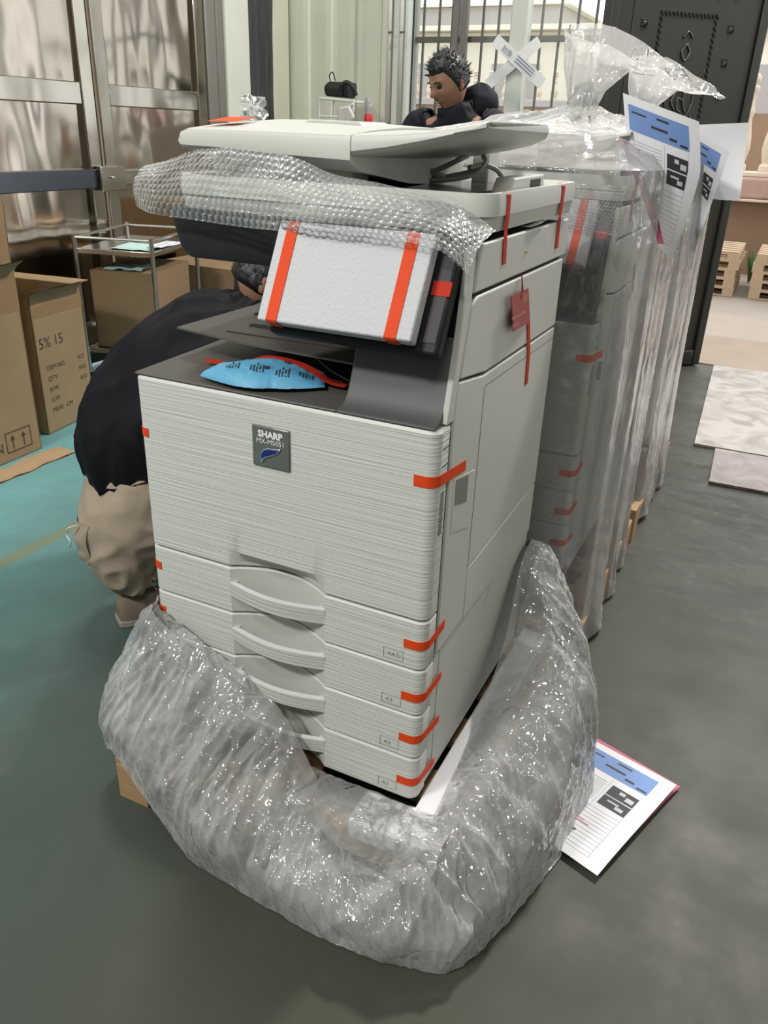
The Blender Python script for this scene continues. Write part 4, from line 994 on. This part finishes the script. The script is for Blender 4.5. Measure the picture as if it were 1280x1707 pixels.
# ================================================================== BY THE BACK WALL
m = MB(); m.box(-2.22, -1.60, 4.12, 4.60, .01, 1.37); cb = m.build('metal_cabinet', 'build_grey', bevel=.008); tag(cb, 'grey metal cabinet against the corrugated cladding', 'cabinet')
rk = empty('wire_stand', (-1.92, 4.3, 1.371)); tag(rk, 'white tubular wire stand on top of the grey cabinet', 'stand')
for x, y in ((-2.05, 4.2), (-1.79, 4.2), (-2.05, 4.4), (-1.79, 4.4)): MB().tube([(x, y, 1.372), (x, y, 1.53)], .007, 8).build('leg', 'tube_white', rk)
m = MB().tube([(-2.05, 4.2, 1.53), (-1.79, 4.2, 1.515), (-1.79, 4.4, 1.515), (-2.05, 4.4, 1.53), (-2.05, 4.2, 1.53)], .008, 8); m.build('rail', 'tube_white', rk)
m = MB().tube([(-2.05, 4.2, 1.42), (-1.79, 4.2, 1.42)], .007, 8); m.build('rail', 'tube_white', rk)
m = MB().tube([(-1.92, 4.19, 1.385), (-1.88, 4.185, 1.44), (-1.79, 4.19, 1.50)], .008, 8); m.build('brace', 'tube_white', rk)
m = MB(); m.loft([[(-2.03, 4.24, 1.545), (-1.86, 4.24, 1.535), (-1.86, 4.36, 1.535), (-2.03, 4.36, 1.545)], [(-2.04, 4.23, 1.60), (-1.85, 4.23, 1.59), (-1.85, 4.37, 1.59), (-2.04, 4.37, 1.60)], [(-2.02, 4.26, 1.635), (-1.84, 4.26, 1.63), (-1.84, 4.34, 1.63), (-2.02, 4.34, 1.635)]])
bk = m.build('shoulder_bag', 'backpack', bevel=.012); tag(bk, 'black shoulder bag lying on the white wire stand', 'bag')
m = MB().tube([cr(V3((-2.02, 4.30, 1.635), (-2.025, 4.29, 1.67), (-2.0, 4.29, 1.69), (-1.985, 4.30, 1.64)), i/14) for i in range(15)], .004, 6); m.build('handle', 'backpack', bk)
m = MB().tube([cr(V3((-1.90, 4.22, 1.55), (-1.89, 4.21, 1.60), (-1.85, 4.21, 1.625), (-1.80, 4.21, 1.60), (-1.785, 4.22, 1.55)), i/20) for i in range(21)], .016, 8); m.build('strap', 'backpack', bk, smooth=True)
m = MB().prism([(-1.885, 1.372), (-1.80, 1.372), (-1.755, 1.42), (-1.80, 1.49), (-1.885, 1.475)], 1, 4.150, 4.178)
o = m.build('patterned_box', 'box_print', bevel=.012); tag(o, 'small white patterned packet leaning on the wire stand', 'packet')
for px, nm in ((-1.742, 'left one, bent slightly'), (-1.655, 'right one beside the red can')):
    m = MB().tube([(px, 4.62, 1.372), (px-.004, 4.62, 2.2), (px+.004, 4.63, 3.2), (px, 4.63, 4.4)], .016, 10)
    o = m.build('white_pipe', 'tube_white', smooth=True); 
    MB().tube([(px, 4.60, 1.95), (px+.04, 4.59, 1.95)], .006, 6).build('clip', 'bars', o)
    tag(o, 'white vertical pipe on the cladding, '+nm, 'pipe', None)
m = MB().lathe((-1.675, 4.2, 1.371), [(.026, 0), (.030, .01), (.030, .055), (.024, .075)], 16); cn = m.build('red_can', 'red_can', smooth='auto')
MB().lathe((-1.675, 4.2, 1.446), [(.024, 0), (.028, .03), (.030, .07), (.022, .095)], 16).build('spotted_top', plain('spotted', (.35, .34, .33), .6, var=.9, scale=45), cn, smooth='auto')
tag(cn, 'small red can with a black and white spotted top on the grey cabinet', 'can')

# ================================================================== STAINLESS TROLLEY AND CARTONS
ct = empty('steel_trolley', (-2.2, 2.4, 0)); tag(ct, 'stainless steel trolley standing among the cartons', 'trolley')
L0, u1, v1 = Vector((-2.31, 2.13, 0)), Vector((.40, .125, 0)), Vector((-.19, .60, 0))
C4 = [L0, L0+u1, L0+u1+v1, L0+v1]
for c_ in C4:
    lg = MB().tube([c_+Vector((0, 0, .09)), c_+Vector((0, 0, .815))], .0125, 10).build('post', 'chrome', ct, smooth='auto')
    cc = c_; m = MB(); m.loft([[cc+Vector((-.01, .03*math.cos(a), .032+.03*math.sin(a))) for a in [k*math.pi/8 for k in range(16)]], [cc+Vector((.01, .03*math.cos(a), .032+.03*math.sin(a))) for a in [k*math.pi/8 for k in range(16)]]]); m.box(cc.x-.012, cc.x+.012, cc.y-.01, cc.y+.01, .064, .09)
    m.build('caster', 'rubber', ct)
for i in range(4):
    MB().tube([C4[i]+Vector((0, 0, .80)), C4[(i+1) % 4]+Vector((0, 0, .80))], .008, 8).build('guard_rail', 'chrome', ct, smooth='auto')
for z in (.72, .20):
    m = MB(); m.loft([[c_+Vector((0, 0, z)) for c_ in C4], [c_+Vector((0, 0, z+.025)) for c_ in C4]]); m.build('shelf', 'chrome', ct, bevel=.003)
def loose(name, pts, z, lab, mat='paper_cyan', cat='paper', sag=.006):
    P = [Vector((*p, z)) for p in pts]
    def f(u, v, l=0): return (P[0]*(1-u)+P[1]*u)*(1-v)+(P[3]*(1-u)+P[2]*u)*v+Vector((0, 0, l+sag*abs(noise.noise(Vector((u*3, v*3, z*9))))))
    m = MB(); m.grid(lambda u, v: f(u, v), 12, 12); m.grid(lambda u, v: f(u, v, .001), 12, 12); o = m.build(name, mat, smooth='auto', ang=80); tag(o, lab, cat); return o
loose('paper_sheet', [(-2.16, 2.22), (-1.95, 2.27), (-2.02, 2.50), (-2.24, 2.46)], .747, 'pale mint sheet on the front of the trolley shelf', 'paper_cyan')
loose('paper_sheet', [(-2.02, 2.34), (-1.94, 2.36), (-1.98, 2.62), (-2.10, 2.60)], .754, 'white and blue sheet on the trolley shelf near the copier', 'paper')

def carton(name, lab, corner, ux, uy, w_, d_, h, flaps=True, lean=0, mat='card', tapes=(), prints=(), ftop=(.14, .14)):
    """open carton: corner is the visible front bottom corner; ux along the visible face, uy going back"""
    o_ = Vector((corner[0], corner[1], corner[2] if len(corner) > 2 else 0)); ux = Vector((*ux, 0)).normalized(); uy = Vector((*uy, 0)).normalized(); t = .006
    root = empty(name, o_); zz = Vector((0, 0, 1))
    def P(a, b2, z): return o_+ux*a+uy*b2+zz*z
    m = MB()
    def wall(a0, b0, a1, b1, z1=None):
        z1 = z1 or h; na = Vector((b1-b0, a0-a1)).normalized()*t
        m.loft([[P(a0, b0, 0), P(a1, b1, 0), P(a1+na.x, b1+na.y, 0), P(a0+na.x, b0+na.y, 0)], [P(a0, b0, z1), P(a1, b1, z1), P(a1+na.x, b1+na.y, z1), P(a0+na.x, b0+na.y, z1)]])
    wall(w_, 0, 0, 0); wall(w_, d_, w_, 0); wall(0, d_, w_, d_); wall(0, 0, 0, d_)
    m.loft([[P(0, 0, 0), P(w_, 0, 0), P(w_, d_, 0), P(0, d_, 0)], [P(0, 0, .005), P(w_, 0, .005), P(w_, d_, .005), P(0, d_, .005)]])
    m.build('body', mat, root)
    if flaps:
        for (a0, b0, a1, b1, oa, ob, hz) in ((0, 0, w_, 0, 0, -.06, ftop[0]), (0, d_, w_, d_, 0, .05, ftop[1]), (0, .01, 0, d_-.01, -.10, 0, ftop[1]*.5), (w_, .01, w_, d_-.01, .08 if len(ftop) < 3 else .01, 0, ftop[0]*.3 if len(ftop) < 3 else ftop[2])):
            def ff(u, v): 
                p = P(lerp(a0, a1, u)+oa*v*v, lerp(b0, b1, u)+ob*v*v, h+hz*v*(1+.12*noise.noise(Vector((u*3+h, v*2, w_))))); return p
            mm = MB(); mm.grid(ff, 10, 6); mm.grid(lambda u, v: ff(u, v)+Vector((.001, .003, -.003)), 10, 6); mm.build('flap', mat if mat == 'card' else 'card_in', root)
    else:
        mm = MB(); mm.loft([[P(0, 0, h+.0005), P(w_, 0, h+.0005), P(w_, d_, h+.0005), P(0, d_, h+.0005)], [P(0, 0, h+.006), P(w_, 0, h+.006), P(w_, d_, h+.006), P(0, d_, h+.006)]]); mm.build('lid_flap', mat, root)
    for (a0, a1, z0, z1) in tapes:
        mm = MB(); mm.loft([[P(a0, -.0008, z0), P(a1, -.0008, z0), P(a1, .0002, z0), P(a0, .0002, z0)], [P(a0, -.0008, z1), P(a1, -.0008, z1), P(a1, .0002, z1), P(a0, .0002, z1)]]); mm.build('tape', 'card_tape', root)
    if prints:
        mm = MB()
        for s_, sz, a, z in prints:
            if s_ == 'UP':
                for da in (0, sz*1.1):
                    for q in ((a+da+sz*.45, z, a+da+sz*.55, z+sz*.8),):
                        mm.add([P(q[0], -.0012, q[1]), P(q[2], -.0012, q[1]), P(q[2], -.0012, q[3]), P(q[0], -.0012, q[3])], [(0, 1, 2, 3)])
                    mm.add([P(a+da+sz*.25, -.0012, z+sz*.75), P(a+da+sz*.75, -.0012, z+sz*.75), P(a+da+sz*.5, -.0012, z+sz*1.15)], [(0, 1, 2)])
                for q in ((a-.01, z-.012, a+sz*2.3, z-.007), (a-.01, z+sz*1.35, a+sz*2.3, z+sz*1.35+.005), (a-.01, z-.012, a-.006, z+sz*1.35), (a+sz*2.3, z-.012, a+sz*2.3+.004, z+sz*1.35+.005)):
                    mm.add([P(q[0], -.0012, q[1]), P(q[2], -.0012, q[1]), P(q[2], -.0012, q[3]), P(q[0], -.0012, q[3])], [(0, 1, 2, 3)])
            else: mm.text(s_, sz, P(a, -.0012, z), ux, zz)
        mm.build('carton_print', 'card_print', root)
    tag(root, lab, 'carton'); return root
# near tall carton (ux runs along its visible face towards the back of the room)
carton('cardboard_carton', 'tall open carton nearest the camera at the left edge', (-1.79, .72), (-.06, 1), (-1, -.05), .60, .52, .775, ftop=(.05, .10, .27),
       tapes=((.36, .60, .62, .775),), prints=(('UP', .055, .42, .05), ('SN', .06, .32, .05)))
carton('cardboard_carton', 'carton with handwriting and shipping text between the tall one and the trolley', (-1.93, 1.46), (-.16, 1), (-1, -.12), .36, .46, .64, ftop=(.03, .10),
       tapes=((.0, .36, .54, .59),), prints=(('ITEM NO.', .032, .05, .295), ('QTY:', .032, .05, .245), ('N.W.', .032, .05, .195), ('G.W.', .032, .05, .145), ('MEAS.  CM', .032, .05, .095), ('PCS', .028, .28, .295), ('KGS', .028, .28, .245), ('KGS', .028, .28, .195), ('5% 15', .07, .02, .40)))
carton('cardboard_carton', 'dark brown carton standing on the lower shelf of the trolley', (-2.275, 2.175, .227), (.40, .125), (-.19, .60), .355, .50, .40, mat='card_in', flaps=False)
carton('cardboard_carton', 'large brown carton standing right behind the trolley', (-2.52, 2.98), (1, .0), (0, 1), .64, .40, .56, mat='card_in', flaps=False)
carton('cardboard_carton', 'light carton with arrow marks beyond the trolley, beside the steel doors', (-1.84, 3.0), (.98, .06), (-.06, 1), .75, .45, .66, flaps=False, prints=(('UP', .05, .16, .50),))
carton('cardboard_carton', 'carton under plastic far behind the trolley against the steel doors', (-2.50, 3.50), (1, .0), (0, 1), .50, .20, .86, flaps=False)
m = MB().obox((-1.60, 3.2, .735), (.11, .03, .02), (-.04, .10, .0), (-.015, 0, .045)); o = m.build('small_carton', 'card', bevel=.003); tag(o, 'small scuffed parcel tilted on top of the light carton with arrows', 'carton')
loose('paper_sheet', [(-2.22, 2.22), (-2.02, 2.28), (-2.08, 2.46), (-2.28, 2.40)], .636, 'crumpled mint sheet on the carton inside the trolley', 'paper_cyan', sag=.02)
# trodden cardboard on the floor in front of the tall carton
m = MB(); m.grid(lambda u, v: Vector((lerp(-1.78, -1.66, v)+.012*noise.noise(Vector((u*8, 0, 1))), lerp(.5, 1.36, u), .004+.010*abs(noise.noise(Vector((u*7, v*3, 2)))))), 40, 6)
m.grid(lambda u, v: Vector((lerp(-1.78, -1.66, v)+.012*noise.noise(Vector((u*8, 0, 1))), lerp(.5, 1.36, u), .001)), 40, 6)
o = m.build('cardboard_scrap', 'card', smooth='auto', ang=70); tag(o, 'torn flattened cardboard strip on the floor at the foot of the tall carton', 'cardboard')

# ================================================================== PEOPLE
MT['lips'] = plain('lips', (.22, .09, .07), .5)
def skin_geo(chains, sub=2):
    V, E, Rr, N = [], [], [], {}
    for ch in chains:
        prev = None
        for nm, p, r in ch:
            if p is None: idx = N[nm]
            else: idx = len(V); V.append(Vector(p)); Rr.append(r if isinstance(r, tuple) else (r, r)); N[nm] = idx
            if prev is not None: E.append((prev, idx))
            prev = idx
    me = bpy.data.meshes.new('s'); me.from_pydata(V, E, []); o = bpy.data.objects.new('s', me); COL.objects.link(o)
    md = o.modifiers.new('skin', 'SKIN'); md.branch_smoothing = .5
    for i, r in enumerate(Rr): q = me.skin_vertices[0].data[i]; q.radius = r; q.use_root = (i == 0)
    sd = o.modifiers.new('sub', 'SUBSURF'); sd.levels = sub
    dg = bpy.context.evaluated_depsgraph_get(); ev = bpy.data.meshes.new_from_object(o.evaluated_get(dg))
    vs, fs = [v.co.copy() for v in ev.vertices], [tuple(p.vertices) for p in ev.polygons]
    bpy.data.objects.remove(o); bpy.data.meshes.remove(me); bpy.data.meshes.remove(ev)
    return vs, fs
def ballm(m, f, nu=32, nv=24, mi=0): return m.grid(lambda u, v: f(u*2*math.pi, (v-.5)*math.pi), nu, nv, mi)
def garment(path, radii, seed, amp=.010, nu=72, nv=90, flat=None, freq=5):
    """cloth tube along a path; radii = (across, front-back) per point; folds are real relief"""
    P = [Vector(p) for p in path]; Rv = [Vector((a, b_, 0)) for a, b_ in radii]
    sx = Vector(flat or (1, 0, 0))
    def f(u, v):
        c_ = cr(P, v); t = (cr(P, min(1, v+.01))-cr(P, max(0, v-.01))).normalized(); r = cr(Rv, v)
        X = (sx-t*sx.dot(t)).normalized(); Y = t.cross(X); a = u*2*math.pi
        p = c_+X*math.cos(a)*r.x+Y*math.sin(a)*r.y; n = (X*math.cos(a)+Y*math.sin(a))
        q = Vector((math.cos(a)*1.3, math.sin(a)*1.3, v*freq+seed))
        w_ = noise.noise(q*1.1)*1.3+(1-abs(noise.noise(q*1.7+Vector((a*.5, 0, 2))))*3)*.55+.12*noise.noise(q*5)
        return p+n*w_*amp
    m = MB(); m.grid(f, nu, nv)
    for v_, k in ((0, 0), (1, 1)):
        c_ = cr(P, v_); ring = [f(i/nu, v_) for i in range(nu)]; m.add(ring+[c_], [(i, (i+1) % nu, nu) for i in range(nu)])
    return m
def head_geo(m, c, face, upd, s=1.0):
    F = Vector(face).normalized(); upv = Vector(upd).normalized(); Rr = F.cross(upv).normalized(); U = Rr.cross(F).normalized()
    def P(x, y, z): return Vector(c)+(Rr*x+F*y+U*z)*s
    def hf(a, b2):
        x, y, z = math.cos(b2)*math.sin(a), math.cos(b2)*math.cos(a), math.sin(b2)
        X, Y, Z = .074*x, .094*y, .116*z
        if z < -.1: k = 1-.30*(-z-.1); X *= k; Y *= (1-.10*(-z-.1)) if y > 0 else (1-.45*(-z-.1))
        if y > 0:
            def g(cx, cz, sx, sz): return math.exp(-((X-cx)/sx)**2-((Z-cz)/sz)**2)
            Y += .006*g(0, .030, .05, .010)-.008*(g(.030, .014, .014, .010)+g(-.030, .014, .014, .010))+.024*g(0, -.014, .010, .014)+.012*g(0, .004, .008, .02)+.004*g(.045, -.02, .016, .016)+.004*g(-.045, -.02, .016, .016)+.006*g(0, -.048, .022, .006)-.003*g(0, -.054, .02, .003)+.007*g(0, -.085, .02, .015)
        return P(X, Y, Z)
    ballm(m, hf, 64, 48)
    for sg in (-1, 1):
        ballm(m, lambda a, b2: P(sg*(.074+.010*math.cos(b2)*math.sin(a)), -.006+.017*math.cos(b2)*math.cos(a)-.004*math.sin(b2), -.004+.031*math.sin(b2)), 14, 10)
        ballm(m, lambda a, b2: P(sg*.030+.011*math.cos(b2)*math.sin(a), .081+.005*math.cos(b2)*math.cos(a), .013+.0028*math.sin(b2)), 12, 8, 1)
        m.tube([P(sg*.014, .094, .032), P(sg*.030, .091, .036), P(sg*.045, .082, .031)], .0026, 6, 1)
    m.tube([P(-.020, .0885, -.050), P(0, .0955, -.052), P(.020, .0885, -.050)], .0024, 6, 2)
    return P
def hair_geo(P, seed=5, spike=1.0):
    def cutz(x, y): 
        t = min(1, max(0, (y-.05)/.5)); return lerp(-.38, .50, t)-.10*max(0, .35-abs(x))*(1 if y > .3 else 0)
    def hair(a, b2):
        x, y, z = math.cos(b2)*math.sin(a), math.cos(b2)*math.cos(a), math.sin(b2); cut = cutz(x, y)
        over = max(0, min(1, (z-cut)/.16)); gr = .97+.13*over+over*(.05*noise.noise(Vector((x*7, y*7, z*7+seed)))+.07*spike*abs(noise.noise(Vector((x*16, y*16, z*16+seed))))*max(0, z+.2))
        k = 1.0
        if z < -.1: k = 1-.30*(-z-.1)
        return P(.074*x*gr*k, .094*y*gr*(k if y < 0 else 1), .116*z*gr)
    m = MB(); ballm(m, hair, 96, 72)
    rnd = random.Random(seed); n = 0
    while n < 420:
        a = rnd.uniform(0, 6.283); z = rnd.uniform(-.1, 1); b2 = math.asin(z); x, y = math.cos(b2)*math.sin(a), math.cos(b2)*math.cos(a)
        if z < cutz(x, y)+.16: continue
        n += 1; p = P(.078*x, .099*y, .122*z); c0 = P(0, 0, 0)
        lean = P(rnd.uniform(-1, 1), rnd.uniform(-.3, 1), rnd.uniform(-.3, .3))-c0
        d = ((p-c0).normalized()+lean.normalized()*.65).normalized()
        q = d.orthogonal().normalized(); q = (q*math.cos(a*7)+d.cross(q)*math.sin(a*7))*.0045; e = p+d*rnd.uniform(.014, .032)*spike
        m.add([p-q, p+q, p+d.cross(q)*.7, e], [(0, 1, 3), (1, 2, 3), (2, 0, 3)])
    return m
def hand_geo(m, wrist, dirv, palmn, curl=.5, side=1, s=1.0):
    D = Vector(dirv).normalized(); Nn = Vector(palmn); Nn = (Nn-D*Nn.dot(D)).normalized(); S = D.cross(Nn).normalized()*side; w0 = Vector(wrist)
    m.add(*skin_geo([[('w', w0, (.024*s, .020*s)), ('p', w0+D*.045*s, (.030*s, .017*s)), ('k', w0+D*.080*s, (.032*s, .014*s))]]))
    loops = []
    for t, hw, th_ in ((0, .024, .016), (.3, .032, .016), (.7, .041, .014), (1.0, .040, .011)):
        c_ = w0+D*.088*t*s; loops.append([c_+S*hw*s*math.cos(k*math.pi/6)+Nn*th_*s*math.sin(k*math.pi/6) for k in range(12)])
    m.loft(loops)
    for i, (off, L) in enumerate(((-.029, .068), (-.010, .077), (.009, .072), (.027, .058))):
        b0 = w0+D*.078*s+S*off*s; ang = 0; pts = [b0]; dd_ = D
        for L_, a in ((L*.45, curl*.6), (L*.32, curl*.8), (L*.23, curl*.5)):
            ang += a; dd_ = D*math.cos(ang)+Nn*math.sin(ang); pts.append(pts[-1]+dd_*L_*s)
        m.tube([cr(pts, k/9) for k in range(10)], [.0090*s, .0088*s, .0086*s, .0084*s, .0082*s, .0080*s, .0078*s, .0074*s, .0066*s, .0045*s], 8)
    b0 = w0+D*.026*s-S*.022*s; pts = [b0, b0+(D*.6-S*.75)*.032*s+Nn*.006, b0+(D*.9-S*.75)*.056*s+Nn*.014, b0+(D*1.2-S*.6)*.072*s+Nn*.024]
    m.tube([cr(pts, k/8) for k in range(9)], [.0115*s, .011*s, .0108*s, .0105*s, .010*s, .0095*s, .009*s, .008*s, .0055*s], 8)
def shoe(root, heel, toe, mat='shoe'):
    h, t = Vector(heel), Vector(toe); d = (t-h); d.z = 0; d.normalize(); s = Vector((-d.y, d.x, 0)); L0 = []
    for a, w_, z in ((0, .028, .080), (.012, .034, .098), (.03, .038, .105), (.08, .041, .108), (.13, .044, .088), (.18, .048, .064), (.23, .044, .050), (.262, .028, .040), (.272, .012, .028)):
        c_ = h+d*a; L0.append([c_+s*w_*math.cos(k*math.pi/10)+Vector((0, 0, .014+max(0, (z-.014)*(math.sin(k*math.pi/10))**.6))) for k in range(11)])
    o = MB().loft(L0).build('shoe', mat, root, smooth='auto', ang=60)
    P = [(0, .030), (.02, .038), (.08, .041), (.17, .051), (.23, .047), (.265, .027), (.278, .0)]
    poly = [h+d*(a-.004)+s*w_ for a, w_ in P]+[h+d*(a-.004)-s*w_ for a, w_ in reversed(P)]
    MB().loft([[p+Vector((0, 0, .001)) for p in poly], [p+Vector((0, 0, .022)) for p in poly]]).build('sole', 'sole', o, bevel=.003)
    m = MB()
    for k in range(4): m.tube([h+d*(.105+.022*k)+s*.02+Vector((0, 0, .100-.013*k)), h+d*(.115+.022*k)-s*.02+Vector((0, 0, .097-.013*k))], .003, 6)
    m.build('laces', 'lace', o); return o

# --- squatting person bent forward behind the left side of the copier
pa = empty('person', (-.50, .62, 0)); tag(pa, 'person in black jacket and beige trousers squatting and bending left of the copier', 'person')
bm_ = MB()
bm_.add(*skin_geo([
 [('pel', (-.50, .58, .42), (.115, .105)), ('spn', (-.50, .70, .60), (.115, .095)), ('cst', (-.47, .86, .74), (.13, .10)), ('shd', (-.455, .95, .79), (.10, .08)), ('nk', (-.445, 1.0, .835), .052), ('nk2', (-.44, 1.03, .865), .050)],
 [('shd', None, 0), ('sl', (-.33, .93, .77), .055), ('el', (-.22, 1.00, .62), .042), ('wl', (-.19, 1.13, .60), .026), ('wl2', (-.185, 1.14, .585), .022)],
 [('shd', None, 0), ('sr', (-.58, 1.02, .77), .055), ('er', (-.52, 1.20, .60), .042), ('wr', (-.34, 1.26, .60), .026), ('wr2', (-.33, 1.262, .585), .022)],
 [('pel', None, 0), ('tl', (-.40, .70, .44), .085), ('kl', (-.27, .88, .48), .058), ('cl', (-.36, .72, .29), .052), ('al', (-.515, .47, .11), .036), ('fl', (-.48, .50, .045), .030)],
 [('pel', None, 0), ('tr', (-.60, .78, .43), .085), ('kr', (-.47, 1.02, .47), .058), ('crr', (-.54, .88, .28), .052), ('ar', (-.62, .74, .11), .036), ('fr', (-.585, .80, .045), .030)]]))
HP = head_geo(bm_, (-.425, 1.055, .915), (.62, .50, -.60), (.25, .35, .85))
hand_geo(bm_, (-.186, 1.14, .59), (.1, .5, -.8), (0, -1, -.4)); hand_geo(bm_, (-.332, 1.263, .59), (.3, .2, -.9), (0, -1, -.3), side=-1)
bm_.build('body', ['skin', 'hair', 'lips'], pa, smooth=True)
hair_geo(HP, 3, .6).build('hair', 'hair', pa, smooth=True)
tr1 = garment([(-.50, .62, .47), (-.515, .56, .43), (-.525, .50, .35), (-.520, .465, .27), (-.515, .455, .20), (-.515, .470, .125)], [(.13, .12), (.150, .14), (.150, .135), (.130, .120), (.098, .093), (.070, .068)], 2, .015, freq=4)
m = tr1
for pth, rr_, sd in (([(-.50, .60, .42), (-.42, .70, .44), (-.30, .85, .485), (-.255, .90, .46)], [(.12, .115), (.105, .10), (.085, .08), (.06, .06)], 5), ([(-.26, .89, .48), (-.34, .74, .31), (-.48, .54, .18)], [(.075, .075), (.070, .070), (.05, .05)], 7),
                     ([(-.55, .64, .42), (-.59, .78, .435), (-.49, 1.0, .475), (-.46, 1.05, .45)], [(.13, .12), (.105, .10), (.085, .08), (.06, .06)], 8), ([(-.47, 1.03, .47), (-.53, .90, .30), (-.61, .76, .12)], [(.075, .075), (.075, .075), (.06, .06)], 9)):
    g_ = garment(pth, rr_, sd, .008, 48, 50); m.add(g_.v, g_.f)
tg = m.build('trousers', 'trousers', pa, smooth='auto', ang=70)
m = MB(); m.grid(lambda u, v: Vector((lerp(-.655, -.545, u), .350-.010*math.sin(math.pi*u)+.09*(1-u)*(1-u), lerp(.345, .235-.02*math.sin(math.pi*u), v)))+Vector((-.006, -.012, 0))*math.sin(math.pi*v)+Vector((0, -.006, 0))*noise.noise(Vector((u*4, v*4, 1))), 24, 24)
m.build('cargo_pocket', 'trousers', tg, smooth=True)
P = V3((-.575, .340, .345), (-.600, .328, .335), (-.612, .330, .312), (-.592, .322, .298), (-.606, .330, .275)); MB().tube([cr(P, i/24) for i in range(25)], .0024, 6).build('drawstring', 'lace', tg, smooth=True)
jg = garment([(-.515, .555, .455), (-.525, .555, .50), (-.53, .60, .58), (-.525, .70, .68), (-.49, .84, .76), (-.465, .93, .80), (-.45, .985, .825), (-.445, 1.01, .845)], [(.168, .150), (.175, .158), (.172, .155), (.175, .145), (.175, .130), (.155, .110), (.095, .085), (.06, .06)], 11, .020, 110, 150, freq=4.5)
for pth, rr_, sd in (([(-.38, .92, .79), (-.30, .93, .765), (-.22, 1.00, .63), (-.20, 1.07, .61), (-.19, 1.125, .605)], [(.095, .09), (.085, .08), (.066, .062), (.055, .052), (.044, .042)], 4), ([(-.53, .99, .79), (-.61, 1.05, .76), (-.53, 1.20, .61), (-.43, 1.24, .60), (-.345, 1.258, .605)], [(.095, .09), (.085, .08), (.066, .062), (.055, .052), (.044, .042)], 6)):
    g_ = garment(pth, rr_, sd, .008, 44, 60); jg.add(g_.v, g_.f)
jg.build('jacket', 'jacket', pa, smooth='auto', ang=75)
MB().tube([HP(.080, -.01, .01), HP(.078, .05, .0), HP(.060, .09, -.03)], .0014, 5).build('mask_loop', 'white', pa)
shoe(pa, (-.535, .405, 0), (-.41, .60, 0)); shoe(pa, (-.655, .69, 0), (-.54, .90, 0))

# --- standing person looking down, behind the copiers
bx, by = -.49, 2.80
pb = empty('person', (bx, by, 0)); tag(pb, 'person with short black hair looking down, standing in front of the window', 'person')
bm_ = MB()
bm_.add(*skin_geo([
 [('pel', (bx, by, .95), (.13, .10)), ('spn', (bx, by, 1.12), (.12, .09)), ('cst', (bx, by-.02, 1.30), (.14, .095)), ('shd', (bx, by-.03, 1.385), (.10, .08)), ('nk', (bx-.005, by-.05, 1.44), .052), ('nk2', (bx-.01, by-.07, 1.48), .050)],
 [('shd', None, 0), ('sl', (bx-.18, by-.03, 1.36), .050), ('el', (bx-.25, by-.10, 1.10), .038), ('wl', (bx-.16, by-.32, 1.02), .026), ('wl2', (bx-.155, by-.34, 1.02), .022)],
 [('shd', None, 0), ('sr', (bx+.18, by-.03, 1.36), .050), ('er', (bx+.25, by-.10, 1.10), .038), ('wr', (bx+.16, by-.32, 1.02), .026), ('wr2', (bx+.155, by-.34, 1.02), .022)],
 [('pel', None, 0), ('tl', (bx-.09, by, .84), .085), ('kl', (bx-.10, by-.01, .50), .055), ('al', (bx-.10, by+.02, .10), .036), ('fl', (bx-.105, by-.06, .045), .030)],
 [('pel', None, 0), ('tr', (bx+.09, by, .84), .085), ('kr', (bx+.10, by-.01, .50), .055), ('ar', (bx+.10, by+.02, .10), .036), ('fr', (bx+.105, by-.06, .045), .030)]]))
HP2 = head_geo(bm_, (bx-.02, by-.10, 1.555), (-.42, -.78, -.42), (-.15, -.25, .9), 1.0)
hand_geo(bm_, (bx-.155, by-.34, 1.02), (.3, -.9, 0), (0, 0, -1)); hand_geo(bm_, (bx+.155, by-.34, 1.02), (-.3, -.9, 0), (0, 0, -1), side=-1)
bm_.build('body', ['skin', 'hair', 'lips'], pb, smooth=True)
hair_geo(HP2, 5, 1.25).build('hair', 'hair', pb, smooth=True)
g_ = garment([(bx, by, .90), (bx, by, 1.0), (bx, by-.01, 1.15), (bx, by-.02, 1.30), (bx, by-.025, 1.38), (bx, by-.04, 1.42), (bx-.01, by-.05, 1.47)], [(.175, .135), (.175, .135), (.18, .135), (.205, .135), (.175, .115), (.10, .09), (.075, .07)], 3, .008)
for sg in (-1, 1):
    q = garment([(bx+sg*.13, by-.03, 1.385), (bx+sg*.20, by-.03, 1.35), (bx+sg*.25, by-.10, 1.11), (bx+sg*.21, by-.22, 1.03), (bx+sg*.165, by-.31, 1.02)], [(.075, .07), (.075, .07), (.058, .056), (.05, .048), (.042, .040)], 5+sg, .006, 40, 50); g_.add(q.v, q.f)
jb = g_.build('jacket', 'navy', pb, smooth='auto', ang=75)
m = MB(); ballm(m, lambda a, b2: Vector((bx+.075+.095*math.cos(b2)*math.sin(a), by+.045+.065*math.cos(b2)*math.cos(a), 1.475+.085*math.sin(b2)))+Vector((0, 0, .012*noise.noise(Vector((a*2, b2*2, 0))))), 30, 20); m.build('hood', 'navy', jb, smooth=True)
m = MB()
for sg in (-1, 1):
    q = garment([(bx+sg*.05, by, .96), (bx+sg*.09, by, .84), (bx+sg*.10, by-.01, .50), (bx+sg*.10, by+.02, .10)], [(.11, .115), (.105, .105), (.078, .078), (.062, .065)], 9+sg, .006, 40, 60); m.add(q.v, q.f)
m.build('trousers', 'jeans', pb, smooth='auto', ang=75)
shoe(pb, (bx-.10, by+.07, 0), (bx-.12, by-.2, 0), 'jeans'); shoe(pb, (bx+.10, by+.07, 0), (bx+.12, by-.2, 0), 'jeans')
